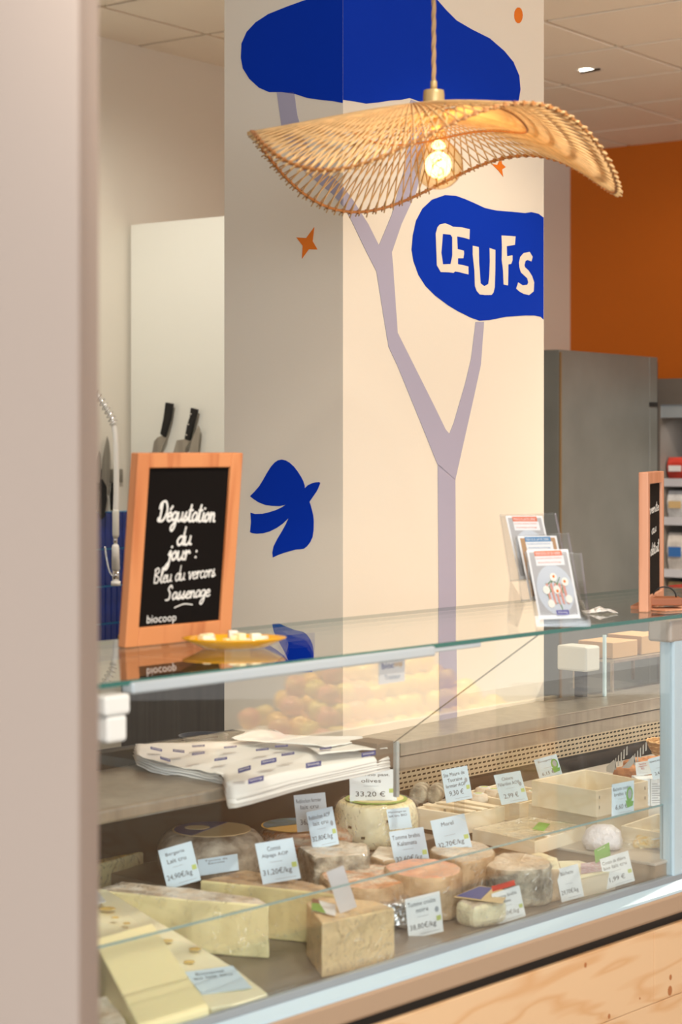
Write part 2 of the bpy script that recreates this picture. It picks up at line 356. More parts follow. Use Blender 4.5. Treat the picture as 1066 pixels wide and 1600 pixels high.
mural('painted_branch', 'L', [(536, 292), (536, 322), (520, 303), (500, 288), (470, 262), (447, 225), (440, 195), (433, 144), (460, 144), (465, 180), (475, 215), (495, 250), (515, 270)], M['lilac'], 'lilac painted branch on the shaded face')
mural('painted_star', 'L', [(463.5, 371), (479, 372), (491.5, 355), (489, 377), (496.5, 390), (483, 389.5), (472.5, 404), (473.5, 384)], M['orangep'], 'orange four pointed painted star')
mural('painted_star', 'R', [(768, 256), (777, 258), (783, 244), (784, 256), (790, 261), (784, 265), (786, 276), (779, 267), (774, 262)], M['orangep'], 'small orange painted star behind the lamp')
mural('painted_dot', 'R', [(810+6.5*math.cos(k*.45), 24+12.5*math.sin(k*.45)) for k in range(14)], M['orangep'], 'orange painted oval dot')
def bz(c): return [(380+x/8.2, 700+y/8.2) for x, y in c]
bird = bz([(92, 618), (150, 560), (210, 490), (260, 410), (310, 320), (360, 240), (410, 185), (450, 158), (500, 148), (550, 160), (600, 190), (650, 235), (700, 300), (745, 370), (775, 430), (790, 480), (793, 518), (830, 480), (880, 455), (930, 440), (975, 436), (990, 448), (975, 490), (945, 555), (900, 620), (853, 688), (875, 760), (900, 860), (908, 940), (905, 1050), (892, 1140), (860, 1210), (820, 1260), (780, 1290), (740, 1297), (670, 1302), (600, 1322), (520, 1345), (440, 1375), (385, 1402), (378, 1340), (395, 1260), (440, 1170), (500, 1070), (550, 980), (588, 895), (510, 970), (430, 1025), (340, 1070), (260, 1092), (180, 1098), (120, 1090), (92, 1078), (106, 950), (98, 828), (150, 845), (250, 843), (340, 822), (430, 793), (500, 760), (550, 726), (470, 745), (380, 742), (290, 730), (200, 695), (140, 655)])
mural('painted_bird', 'L', bird, M['blue'], 'dark blue painted flying bird')
mural('painted_bird', 'L', [(492, 988), (492, 1010), (488, 1050), (430, 1050), (425, 1040), (448, 1020), (452, 1006), (445, 993)], M['blue'], 'second blue painted bird cut off by the counter glass')
def lz(c): return [(630+x/4.635, 300+y/4.635) for x, y in c]
Mcream = mat('cream_letter_paint', (238, 226, 206), .7)
for name, polys in dict(
  o=[[(240, 560-30), (232, 300), (245, 255), (262, 235), (300, 227), (330, 238), (357, 252), (352, 330), (340, 310), (283, 304), (272, 440), (284, 524), (268, 580)],
     [(284, 524), (340, 522), (352, 460), (352, 330), (357, 252), (388, 254), (386, 322), (390, 413), (393, 480), (392, 523), (400, 580), (372, 576), (360, 586), (330, 582), (268, 580)]],
  e=[[(388, 254), (420, 256), (478, 270), (476, 343), (430, 330), (386, 322)], [(390, 413), (415, 420), (435, 425), (437, 448), (432, 480), (393, 480)], [(392, 523), (430, 530), (468, 540), (469, 597), (430, 588), (400, 580)]],
  u=[[(500, 389), (544, 399), (546, 520), (557, 662), (584, 683), (614, 665), (620, 600), (624, 500), (622, 406), (664, 420), (663, 560), (659, 690), (650, 728), (636, 746), (590, 747), (551, 742), (528, 715), (516, 680), (512, 570), (500, 450)]],
  f=[[(709, 315), (760, 318), (810, 322), (805, 383), (746, 393), (748, 466), (788, 458), (788, 495), (778, 521), (758, 524), (757, 600), (755, 677), (724, 670), (720, 570), (710, 490), (712, 400)]],
  s=[[(912, 434), (934, 470), (925, 503), (897, 492), (882, 500), (874, 530), (878, 545), (905, 570), (930, 610), (945, 655), (941, 720), (908, 747), (870, 738), (840, 722), (815, 700), (830, 655), (862, 676), (895, 672), (903, 655), (895, 625), (850, 583), (838, 545), (835, 510), (845, 470), (870, 442)]]).items():
    mb = MB()
    for p in polys:
        pts = [Pl(x, y, K, nR) for x, y in lz(p)]; mb.prism([q+nR*.0016 for q in pts], nR*.0008)
    o = build(mb, 'painted_letter', Mcream, pill); o['label'] = 'cream cut out letter'
# ---- ceiling with tiles
ce = build(MB().bx(-7, 9, -5, 14, CEIL+.03, CEIL+.12), 'ceiling', M['tbar']); tag(ce, 'suspended ceiling of beige mineral tiles', kind='structure')
P1 = Pd(967, 73, (CEIL-H)*F/(700-73)); P1.z = 0
tile_me = None
for i in range(-9, 12):
    for j in range(-7, 10):
        c = P1 + UA*(.6*i+.3) + VA*(.6*j+.3)
        if c.y < 3.2 or c.y > 12.5 or c.x < -2.6 or c.x > 3.9: continue
        if (c-KW).dot(VA) > .1 or (c-corner).dot(UA) > .1: continue
        if tile_me is None:
            hs = .288
            mb = MB().hexa([-UA*hs-VA*hs, UA*hs-VA*hs, UA*hs+VA*hs, -UA*hs+VA*hs], Z*.016)
            o = build(mb, 'ceiling_tile', M['ceil'], ce, world=False, bevel=.003); tile_me = o.data; first = o
        else:
            o = first.copy(); C.objects.link(o); o.parent = ce
        o.location = INV[ce.name] @ (c+Z*(CEIL-.003))
# solid ceiling T-bars
mb = MB()
for i in range(-9, 13): a = P1+UA*.6*i; mb.box(a+Z*(CEIL+.02), UA*.009, VA*7, Z*.012)
for j in range(-8, 11): a = P1+VA*.6*j; mb.box(a+Z*(CEIL+.02), VA*.009, UA*7, Z*.012)
build(mb, 'ceiling_grid', M['tbar'], ce)
# recessed downlight in one tile
dl = Pd(921, 108, (CEIL-H)*F/(700-108))
dt = thing('ceiling_downlight', 'round recessed ceiling downlight, glowing, right of the pillar', 'ceiling light', dl)
mb = MB().lathe([(.044, 0), (.058, -.0045), (.062, -.002), (.062, 0)], 28); build(mb, 'trim_ring', M['whitep'], dt, world=False, smooth=True)
mb = MB().box((.006, 0, -.008), (.040, -.02, .004), (.003, .02, 0), (0, 0, .001)); build(mb, 'baffle', M['black'], dt, world=False)
mb = MB().lathe([(.03, -.006), (.03, -.003)], 20, (-.012, 0, 0)); build(mb, 'lamp_lens', mat('downlight_glow', (255, 250, 235), .5, emit=(255, 248, 230), estr=14), dt, world=False)
# blue glazed tiles on the kitchen wall
nb = -VA
d_ = (KW).dot(nb)
def bw(x, y, off=0): return Pl(x, y, KW-VA*off, nb)
wb = bpy.data.objects['wall_back']
tl0 = bw(199, 798); tw = .0335; th = .15
fr_t = None
for r_ in range(4):
    for c_ in range(14):
        p = tl0 - UA*(.004+tw*(c_+.5)) - Z*(th*(r_+.5))
        if fr_t is None:
            mb = MB().box((0, 0, 0), UA*(tw/2-.0022), Z*(th/2-.0028), VA*.004); fr_t = build(mb, 'wall_tile', M['bluetile'], wb, world=False, bevel=.0015); o = fr_t
        else:
            o = fr_t.copy(); C.objects.link(o); o.parent = wb
        o.location = INV[wb.name] @ (p-VA*.006)
mb = MB().hexa([tl0-Z*.6, tl0-UA*.47-Z*.6, tl0-UA*.47, tl0], -VA*.004); build(mb, 'tile_grout', M['grout'], wb)

# ================================================================== KITCHEN CORNER
# low dark steel cabinets
q = Pd(189, 1100, 6.9); q.z = 0
cb = thing('steel_cabinet', 'dark brushed steel kitchen cabinet under the white partition', 'cabinet', q)
a = q; b_ = q-VA*1.3
build(MB().hexa([a+Z*.1, b_+Z*.1, b_+UA*.42+Z*.1, a+UA*.42+Z*.1], Z*.80), 'body', M['darkmetal'], cb, bevel=.003)
build(MB().hexa([a+UA*.02, b_+UA*.02, b_+UA*.40, a+UA*.40], Z*.1), 'plinth', M['black'], cb)
build(MB().hexa([a-UA*.02+Z*.90, b_-UA*.02+Z*.90, b_+UA*.43+Z*.90, a+UA*.43+Z*.90], Z*.03), 'worktop', M['darkmetal'], cb, bevel=.003)
for k in range(2):
    aa = a-VA*(.03+k*.62); build(MB().hexa([aa+Z*.14, aa-VA*.58+Z*.14, aa-VA*.58-UA*.012+Z*.14, aa-UA*.012+Z*.14], Z*.72), 'door', M['darkmetal'], cb, bevel=.002)
q2 = bw(120, 1000, .62); q2.z = 0
sk = thing('sink_unit', 'dark steel sink unit against the blue tiled wall', 'sink', q2)
q2 = q2 - UA*.8
build(MB().hexa([q2+Z*.1, q2+UA*.62+Z*.1, q2+UA*.62+VA*.6+Z*.1, q2+VA*.6+Z*.1], Z*.76), 'body', M['darkmetal'], sk, bevel=.003)
build(MB().hexa([q2, q2+UA*.62, q2+UA*.62+VA*.5, q2+VA*.5], Z*.1), 'plinth', M['black'], sk)
build(MB().hexa([q2-VA*.01+Z*.86, q2-VA*.01+UA*.62+Z*.86, q2+UA*.62+VA*.6+Z*.86, q2+VA*.6+Z*.86], Z*.03), 'worktop', M['darkmetal'], sk, bevel=.003)
# pre-rinse spray with coil
dF = 6.9
def fp(x, y): return Pd(x, y, dF)
base = Pd(60, 960, dF); base.z = .89
fa = thing('spray_tap', 'white pre-rinse spray tap hanging with a chrome coil', 'tap', base)
arc = [(60, 990), (58, 800), (60, 680), (70, 625), (95, 600), (120, 598), (137, 604), (150, 616), (162, 632), (172, 648), (178, 662)]
def cr(pts, n=6):
    out = []; P = [Vector(p) for p in pts]; P = [P[0]]+P+[P[-1]]
    for i in range(1, len(P)-2):
        for k in range(n):
            t = k/n; a, b, c, d = P[i-1], P[i], P[i+1], P[i+2]
            out.append(.5*((2*b)+(c-a)*t+(2*a-5*b+4*c-d)*t*t+(3*b-a-3*c+d)*t**3))
    out.append(P[-2]); return out
arcw = cr([fp(*p) for p in arc]); arcw[0].z = .89
build(MB().tube(arcw[:18], .014, 12), 'riser', M['chrome'], fa, smooth=True)
build(MB().tube(arcw[14:], .0075, 10), 'hose', M['whitep'], fa, smooth=True)
seg_ = arcw[14:]; cu = []; tot = 19*2*math.pi; n = 19*12
L = len(seg_)-1
for i in range(n+1):
    t = i/n*L; k = min(int(t), L-1); p = seg_[k].lerp(seg_[k+1], t-k); tg = (seg_[k+1]-seg_[k]).normalized(); bn = Vector((0, 1, 0)); nn = tg.cross(bn)
    g = i/n*tot; cu.append(p+(bn*math.cos(g)+nn*math.sin(g))*.015)
build(MB().tube(cu, .0022, 6), 'coil_spring', M['chrome'], fa, smooth=True)
build(MB().tube(cr([fp(177, 660), fp(181, 690), fp(182, 760), fp(181, 800)]), .0105, 12), 'hose', M['whitep'], fa, smooth=True)
build(MB().tube([fp(181, 795), fp(181, 800), fp(181, 836), fp(180.5, 840)], [.010, .012, .012, .009], 14), 'grip', mat('grip_white', (222, 220, 210), .5), fa, smooth=True)
build(MB().tube([fp(180.5, 836), fp(180.5, 852)], .007, 12), 'swivel', M['chrome'], fa, smooth=True)
build(MB().tube([fp(180.5, 851), fp(180.5, 855), fp(181, 890)], [.010, .013, .015], 14), 'valve_body', M['whitep'], fa, smooth=True)
build(MB().tube([fp(181, 889), fp(181, 909)], .0125, 14), 'spray_neck', M['chrome'], fa, smooth=True)
build(MB().tube([fp(181, 908), fp(181, 915)], .017, 14), 'spray_face', M['whitep'], fa, smooth=True)
build(MB().tube(cr([fp(164, 854), fp(167, 875), fp(171, 892), fp(176, 900)]), .0035, 8), 'trigger', M['chrome'], fa, smooth=True)
# knives
def knife(plane_p, n, spine, blade, handle, label, rivets=None, group='kitchen knives on the magnetic racks'):
    r0 = Pl(*handle[0], plane_p, n)
    t = thing('kitchen_knife', label, 'knife', r0, 0, group)
    bl = [Pl(x, y, plane_p, n)+n*.010 for x, y in blade]
    build(MB().prism(bl, n*.002), 'blade', M['steel'], t)
    hd = [Pl(x, y, plane_p, n)+n*.004 for x, y in handle]
    build(MB().prism(hd, n*.016), 'handle', M['black'], t, bevel=.003)
    if rivets:
        for x, y in rivets:
            mb = MB(); c = Pl(x, y, plane_p, n)+n*.0205; aa = n.orthogonal().normalized(); bb = n.cross(aa)
            mb.prism([c+(aa*math.cos(k)+bb*math.sin(k))*.0035 for k in [i*.785 for i in range(8)]], n*.001)
            build(mb, 'rivet', M['chrome'], t)
pn = -UA; pp = pa
def kz(c): return [(130+x/4.705, 590+y/4.705) for x, y in c]
rk = build(MB().hexa([Pl(*p, KW, nb) for p in kz([(20, 672), (277, 672), (277, 770), (20, 770)])], nb*.012), 'magnetic_knife_rack', M['steel'], bevel=.002)
tag(rk, 'grey magnetic knife rack on the wall above the blue tiles', 'knife rack')
Kb = KW+nb*.010
knife(Kb, nb, 0, kz([(72, 765), (62, 700), (80, 600), (100, 538), (113, 570), (113, 680), (105, 770)]), kz([(60, 765), (100, 775), (88, 840), (70, 975), (38, 975), (48, 860)]), 'pointed kitchen knife with grey handle, left of the broad one')
knife(Kb, nb, 0, kz([(118, 760), (128, 600), (145, 500), (162, 430), (176, 480), (183, 560), (180, 700), (172, 800)]), kz([(110, 745), (118, 745), (150, 800), (152, 900), (135, 1020), (118, 1040), (104, 1000), (108, 880)]), 'broad chef knife with long black handle on the back wall rack')
knife(Kb, nb, 0, kz([(205, 765), (208, 640), (216, 535), (224, 640), (220, 780)]), kz([(200, 770), (228, 780), (222, 900), (212, 985), (192, 975), (188, 870)]), 'narrow knife half hidden behind the white spray hose')
Kp = pa-UA*.001
rk2 = build(MB().hexa([Pl(*p, pa, pn) for p in [(212, 742), (338, 740), (338, 768), (212, 770)]], pn*.012), 'magnetic_knife_rack', M['steel'], bevel=.002)
tag(rk2, 'magnetic knife rack on the partition, hidden behind the chalkboard', 'knife rack')
Kq = pa+pn*.010
knife(Kq, pn, 0, kz([(600, 425), (628, 442), (600, 490), (575, 570), (560, 720), (505, 720), (520, 560), (535, 470), (560, 440)]), kz([(627, 183), (676, 192), (660, 300), (620, 442), (588, 415), (612, 300)]), 'offset cheese knife with plain black handle on the white partition')
knife(Kq, pn, 0, kz([(768, 452), (800, 465), (770, 510), (755, 570), (730, 720), (650, 720), (680, 540), (702, 462)]), kz([(812, 222), (858, 235), (835, 330), (800, 465), (767, 452), (785, 350), (805, 290)]), 'wide cheese knife with three rivets in its black handle', kz([(819, 268), (800, 345), (786, 422)]))
knife(Kq+pn*.0, pn, 0, kz([(795, 720), (798, 520), (825, 430), (862, 350), (874, 380), (860, 520), (845, 720)]), kz([(795, 760), (845, 760), (840, 900), (800, 900)]), 'pointed knife blade beside the riveted cheese knife')

# ================================================================== RIGHT BACKGROUND
fq = Pd(874, 546, 7.8); hf = fq.z; fq.z = 0
fr_ = thing('steel_refrigerator', 'tall scratched stainless steel refrigerator right of the pillar', 'refrigerator', fq)
build(MB().hexa([fq+Z*.12, fq+UA*.78+Z*.12, fq+UA*.78+VA*.7+Z*.12, fq+VA*.7+Z*.12], Z*(hf-.12)), 'body', M['steel_d'], fr_, bevel=.004)
aa = fq+UA*.785
build(MB().hexa([aa-UA*.004+VA*.02+Z*.15, aa+UA*.0745+VA*.001+Z*.15, aa+UA*.0745+VA*.68+Z*.15, aa-UA*.004+VA*.68+Z*.15], Z*(hf-.17)), 'door_gap_filler', M['black'], fr_)  # black filler block, paints the dark gap between door and top panel
build(MB().hexa([aa+Z*.14, aa+UA*.072+Z*.14, aa+UA*.072+VA*.7+Z*.14, aa+VA*.7+Z*.14], Z*(hf-.16-.20)), 'door', M['steel_d'], fr_, bevel=.004)
aa = fq+UA*.78
build(MB().hexa([aa+Z*(hf-.2), aa+UA*.076+Z*(hf-.2), aa+UA*.076+VA*.7+Z*(hf-.2), aa+VA*.7+Z*(hf-.2)], Z*.2), 'top_panel', M['steel_d'], fr_, bevel=.003)
build(MB().box(fq-nR*.0+nR*.002+UA*.006+Z*(hf/2+.06), UA*.006, nR*.003, Z*(hf/2-.07)), 'corner_strip', mat('golden_edge', (120, 98, 66), .4, .4), fr_)
for su in (.08, .7):
    for sv in (.08, .6):
        c = fq+UA*su+VA*sv; build(MB().lathe([(.02, 0), (.025, .02), (.02, .12)], 10, c), 'foot', M['black'], fr_)
# glass fronted display fridge on the orange wall
dq = Pd(1028, 592, 8.9); dh = dq.z; dq.z = 0; VD = -VA
dc = thing('display_fridge', 'grey framed upright display fridge with packed shelves at right edge', 'refrigerator', dq)
Wd, Dd = 1.25, .7
def DQ(a, b, z): return dq + VD*a + UA*b + Z*z
def dbox(a0, a1, b0, b1, z0, z1): return MB().hexa([DQ(a0, b0, z0), DQ(a1, b0, z0), DQ(a1, b1, z0), DQ(a0, b1, z0)], Z*(z1-z0))
fg = mat('fridge_frame_grey', (128, 120, 112), .5, .3)
inn = mat('fridge_inner_brown', (70, 60, 48), .7)
build(dbox(0, .012, 0, Dd, 0, dh), 'side_panel', fg, dc); build(dbox(Wd-.03, Wd, 0, Dd, 0, dh), 'side_panel', fg, dc)
build(dbox(.012, Wd-.03, 0, Dd, dh-.12, dh), 'header', fg, dc); build(dbox(.012, Wd-.03, Dd-.03, Dd, 0, dh-.12), 'back_panel', inn, dc)
build(dbox(.012, Wd-.03, 0, Dd-.03, 0, .3), 'base', fg, dc)
build(dbox(.012, Wd-.03, .01, .03, dh-.18, dh-.12), 'door_rail', M['alu'], dc)
shz = [H-(y-700)/F*8.95 for y in (748, 808, 889, 953)]
shm = mat('shelf_strip', (170, 168, 166), .5)
for z in shz:
    s_ = build(dbox(.012, Wd-.03, .05, Dd-.03, z-.02, z), 'shelf', shm, dc)
    build(dbox(.012, Wd-.03, .035, .05, z-.035, z+.002), 'price_rail', mat('price_rail_white', (200, 200, 206), .5), s_)
fl_ = bpy.data.lights.new('fridge_fill_light', 'AREA'); fl_.shape = 'RECTANGLE'; fl_.size = 1.1; fl_.size_y = .04; fl_.energy = 2  # added light to brighten the dark shelves, no fitting modelled
fo = bpy.data.objects.new('fridge_fill_light', fl_); C.objects.link(fo); fo.location = DQ(Wd/2, .06, dh-.2); fo.rotation_euler = (DQ(Wd/2, .35, .4)-DQ(Wd/2, .06, dh-.2)).to_track_quat('-Z', 'Y').to_euler(); fo.rotation_euler.z += 0
pk = [(220, 214, 208), (196, 60, 44), (214, 200, 190), (60, 110, 176), (232, 232, 232), (206, 120, 60), (52, 132, 60), (210, 180, 130)]
names = {0: 'white', 1: 'red', 2: 'pinkish', 3: 'blue', 4: 'bright white', 5: 'orange brown', 6: 'green', 7: 'tan'}
places = ['top', 'second', 'third', 'lowest']
rows = [[1, 2, 0], [4, 3, 0], [0, 5, 3], [7, 6, 3]]
for i, z in enumerate(shz):
    x = .016
    for j, c in enumerate(rows[i]):
        w_ = .09+.05*((i*3+j*5) % 3)/2; h_ = [.10, .14, .17, .15][i]*(1-.12*((j+i) % 2))
        t = thing('food_packet', f'{names[c]} packet on the {places[i]} visible shelf of the display fridge', 'packet', DQ(x+w_/2, .085, z), math.atan2(VD.y, VD.x), 'packets on the display fridge shelves')
        mb = MB(); n_ = 5; pr = []
        for k in range(n_):
            tt = k/(n_-1); th_ = .004+.028*math.sin(math.pi*min(1, tt*.9+.05)); wv = w_/2*(1-.04*math.sin(math.pi*tt))
            pr.append([(-wv, -th_, h_*tt), (wv, -th_, h_*tt), (wv, th_, h_*tt), (-wv, th_, h_*tt)])
        for k in range(n_-1): mb.add(pr[k]+pr[k+1], [(0, 1, 5, 4), (1, 2, 6, 5), (2, 3, 7, 6), (3, 0, 4, 7)])
        mb.add(pr[0]+pr[-1], [(3, 2, 1, 0), (4, 5, 6, 7)])
        build(mb, 'bag', mat('packet_%d' % c, pk[c], .35, var=.3, vscale=25), t, world=False, bevel=.003)
        c2 = pk[(c+3) % 8]
        build(MB().bx(-w_*.36, w_*.36, -.0345, -.0335, h_*.35, h_*.62), 'printed_band', mat('packetband_%d' % c, c2, .4), t, world=False)
        x += w_+.012

# ================================================================== PENDANT LAMP
LD = 3.7; ux = LD/F
LC = Pd(678, 230, LD)
lp = thing('pendant_lamp', 'wavy woven rattan pendant lamp hanging over the cheese counter', 'lamp', LC)
Rl = 290*ux
def surf(x, y):
    r = math.hypot(x, y)/Rl; th = math.atan2(y, x)
    return ux*(66-93*r**1.7 + 49*math.cos(3*(th-R(57)))*r**2.3)
NR = 117; r0 = .13*Rl
inner = {}
for famn in (1, -1):
    for k in range(NR):
        third = k // (NR//3)
        kk = k % (NR//3)
        if third == 0:
            a = 2*math.pi*k/NR; b = a+famn*R(62)
            p0 = Vector((r0*math.cos(a), r0*math.sin(a), 0)); rr = Rl*(1.002+.006*math.sin(k*2.7)); p1 = Vector((rr*math.cos(b), rr*math.sin(b), 0))
            pts = []
            for i in range(13):
                p = p0.lerp(p1, i/12); p.z = surf(p.x, p.y)+famn*.0017; pts.append(p)
            o = build(MB().tube(pts, .00155, 5), 'rattan_rod', M['rattan'], lp, world=False, smooth=True, recalc=False); inner[(famn, kk)] = o
        else:
            o = inner[(famn, kk)].copy(); C.objects.link(o); o.parent = lp; o.rotation_euler = (0, 0, third*2*math.pi/3)
def ring(r, rad, name, m, dz=0, n=150, wob=0):
    pts = [Vector((r*math.cos(g), r*math.sin(g), surf(r*math.cos(g), r*math.sin(g))+dz)) for g in [2*math.pi*i/n for i in range(n+1)]]
    return build(MB().tube(pts, rad, 7, cap=False), name, m, lp, world=False, smooth=True)
ring(Rl*.978, .0030, 'rim_ring', M['rattan_d']); ring(r0*1.0, .0028, 'inner_ring', M['rattan_d']); ring(Rl*.5, .0022, 'middle_ring', M['rattan_d'], -.004)
mb = MB()                                            # binding turns on the rim
for i in range(120):
    g = 2*math.pi*i/120; r = Rl*.978; c = Vector((r*math.cos(g), r*math.sin(g), surf(r*math.cos(g), r*math.sin(g))))
    mb.box(c, Vector((math.cos(g), math.sin(g), 0))*.0042, Vector((-math.sin(g), math.cos(g), 0))*.0022, Z*.0042)
build(mb, 'rim_binding', M['rattan_d'], lp, world=False)['kind'] = 'stuff'
zt = surf(0, 0)
build(MB().lathe([(.004, zt+.030), (.0195, zt+.028), (.0205, zt+.020), (.0205, zt-.022), (.018, zt-.026)], 28), 'lamp_holder', M['holder'], lp, world=False, smooth=True, bevel=.001)
build(MB().lathe([(.0065, zt+.028), (.0065, zt+.045), (.005, zt+.047)], 16), 'cord_grip', M['holder'], lp, world=False, smooth=True)
cpts = []; top = CEIL-LC.z-.0
nC = 120
mb = MB()
for st in range(3):
    pts = [Vector((.0023*math.cos(i*.55+st*2.094), .0023*math.sin(i*.55+st*2.094), zt+.04+(top-zt-.06)*i/nC)) for i in range(nC+1)]
    mb.tube(pts, .0026, 6)
build(mb, 'cord', M['rope'], lp, world=False, smooth=True)
build(MB().lathe([(.05, top-.03), (.05, top-.004), (.045, top-.001)], 24), 'ceiling_rose', M['holder'], lp, world=False, smooth=True, bevel=.002)
BC = Vector((7*ux, 0, -28*ux)); rb = .047
prof = []
for i in range(2, 25):
    t = math.pi*i/25; prof.append((rb*math.sin(t)*1.0, -rb*math.cos(t)))
prof = [(.002, -rb*.999)]+[p for p in prof if p[1] < rb*.8]+[(.020, rb*.98), (.0145, rb*1.35), (.0135, rb*1.6)]
build(MB().lathe(prof, 36, BC), 'bulb_globe', M['bulb'], lp, world=False, smooth=True)
fil = []
for s_ in (1,):
    for i in range(61):
        t = i/60; g = t*2*math.pi*1.0
        fil.append(BC+Vector((.0105*math.sin(g), .0105*math.cos(g*1.0), -.026+.044*t)))
    for i in range(61):
        t = 1-i/60; g = t*2*math.pi*1.0
        fil.append(BC+Vector((-.0105*math.sin(g), -.0105*math.cos(g), -.026+.044*t)))
build(MB().tube(fil, .0013, 8), 'filament', mat('filament_glow', (255, 190, 110), .5, emit=(255, 176, 90), estr=3.2), lp, world=False, smooth=True)
build(MB().lathe([(.0135, rb*1.45), (.0135, rb*2.0)], 20, BC), 'bulb_socket', M['holder'], lp, world=False, smooth=True)
pl_ = bpy.data.lights.new('bulb_light', 'POINT'); pl_.energy = 1.8; pl_.color = (1, .68, .36); pl_.shadow_soft_size = .03
po = bpy.data.objects.new('bulb_light', pl_); C.objects.link(po); po.location = LC+BC

# ================================================================== DISPLAY CASE
T1, T2, T3 = .685, .739, .739
case = thing('display_case', 'long glass fronted refrigerated cheese display case', 'display case', W(-.3, .3, 0))
def cbox(s0, s1, w0, w1, h0, h1): return MB().hexa([W(s0, w0, h0), W(s1, w0, h0), W(s1, w1, h0), W(s0, w1, h0)], Z*(h1-h0))
def cprof(s0, s1, prof):                           # prof (w,h) polygon swept along the case
    return MB().prism([W(s0, w, h) for w, h in prof], U*(s1-s0))
S0, S1 = -1.35, .80
cs = []
build(cbox(S0, S1+1.4, -.012, .46, 1.245, 1.2535), 'top_glass', M['glass_top'], case)
build(cbox(S0, S1+1.4, -.0145, -.012, 1.2455, 1.253), 'glass_edge', M['teal'], case)['label'] = 'teal polished glass edge'
build(cbox(S0, S1+1.4, .46, .4625, 1.2455, 1.253), 'glass_edge', M['teal'], case)['label'] = 'teal polished glass edge'
build(cbox(S0, .742, .0, .006, .706, 1.243), 'front_glass', M['glass'], case)
build(cbox(-.775, -.06, -.022, .004, 1.232, 1.250), 'front_rail', M['alu'], case, bevel=.004, seg=3)
build(cbox(-.06, .08, -.014, .004, 1.237, 1.246), 'front_rail', M['alu'], case, bevel=.002)
hg = build(cbox(-.835, -.785, -.03, .012, 1.205, 1.236), 'glass_clamp', M['whitep'], case, bevel=.006, seg=3)
build(cbox(-.83, -.79, -.028, .012, 1.165, 1.205), 'glass_clamp', M['whitep'], case, bevel=.006, seg=3)
# base frame
build(cprof(S0, S1+1.2, [(.014, .686), (.014, .707), (-.004, .709), (-.010, .700), (-.010, .686)]), 'glass_channel', mat('channel_grey', (158, 168, 176), .35, .4), case, bevel=.002)
build(cprof(S0, S1+1.2, [(-.010, .699), (-.034, .688), (-.038, .683), (-.010, .683)]), 'sill', M['sill'], case, bevel=.002)
build(cprof(S0, S1+1.2, [(-.010, .683), (-.038, .683), (-.040, .678), (-.040, .646), (-.034, .640), (-.010, .640)]), 'lower_profile', M['beige'], case, bevel=.002)
build(cbox(S0, S1+1.2, -.024, .0, .615, .642), 'shadow_gap', M['black'], case)
build(cbox(S0, S1+1.2, .0, .85, .10, T1-.02), 'body', M['dark'], case)
build(cbox(S0, S1+1.2, .02, .83, .0, .10), 'plinth', M['black'], case)
# decks
build(cbox(S0, .70, .010, .85, T1-.02, T1), 'deck', M['deck'], case)
mb = MB()                                         # perforated air slot strip
for i in range(150):
    s_ = S0+.01+i*.0135
    if s_ > .69: break
    for j in range(2): mb.hexa([W(s_+.006*j, .018+.012*j, T1+.0005), W(s_+.006*j+.0085, .018+.012*j, T1+.0005), W(s_+.006*j+.0085, .024+.012*j, T1+.0005), W(s_+.006*j, .024+.012*j, T1+.0005)], Z*.0015)
build(mb, 'air_slots', M['dark'], case)['kind'] = 'stuff'
build(cbox(-.12, .62, .515, .80, T1, T2), 'rear_step', M['deck'], case, bevel=.002)
build(cbox(.70, S1+2.2, .012, .80, T1-.02, T3-.006), 'raised_tray', mat('tray_side', (150, 132, 112), .45, .2), case)
build(cbox(.696, S1+2.2, .010, .80, T3-.006, T3), 'tray_top', mat('tray_top', (190, 182, 172), .4, .3), case, bevel=.0015)
# rear worktops
build(cbox(S0, .286, .45, .78, .925, .952), 'rear_worktop', M['steel'], case, bevel=.006, seg=3)
build(cbox(.286, 1.0, .80, .84, T1, .86), 'rear_panel', M['dark'], case)
build(cbox(S0, .286, .80, .84, T1, .98), 'rear_panel', mat('dark_brown_panel', (30, 25, 23), .6, var=.3, vscale=5, stretch=(.3, .3, 5)), case)
sR = sw(Ph(626, 1161, .90))[0]; wR = sw(Ph(626, 1161, .90))[1]; print('REAR', sR, wR)
build(cbox(sR, S1+2.2, wR, wR+.20, .868, .90), 'rear_worktop', M['steel'], case, bevel=.003)
build(cbox(sR, S1+2.2, wR+.002, wR+.02, .832, .866), 'fascia', M['steel'], case, bevel=.002)
build(cbox(sR-.15, S1+2.2, wR+.06, wR+.08, T1, .868), 'rear_panel', mat('dark_case_lining', (74, 66, 60), .4, .4), case)
pf = MB()                                          # perforated return-air strip, real slots
ns, nr = 96, 4; sa, sb = sR, sR+1.75; dsl = (sb-sa)/ns; ha, hb = .780, .832; dh_ = (hb-ha)/nr
def pw_(s, h): return W(s, wR+.006+(.832-h)*.35, h)
for j in range(nr):
    z0 = ha+dh_*j; z1 = z0+dh_; zc0 = z0+dh_*.32; zc1 = z1-dh_*.32
    pf.add([pw_(sa, z0), pw_(sb, z0), pw_(sb, zc0), pw_(sa, zc0)], [(0, 1, 2, 3)]); pf.add([pw_(sa, zc1), pw_(sb, zc1), pw_(sb, z1), pw_(sa, z1)], [(0, 1, 2, 3)])
    for i in range(ns):
        a_ = sa+dsl*(i+.5*(j % 2)); pf.add([pw_(a_, zc0), pw_(a_+dsl*.35, zc0), pw_(a_+dsl*.35, zc1), pw_(a_, zc1)], [(0, 1, 2, 3)])
build(pf, 'air_grille', mat('grille_beige', (206, 190, 162), .5), case)
build(cbox(sR, sR+1.76, wR+.035, wR+.04, .77, .832), 'grille_backing', M['black'], case)
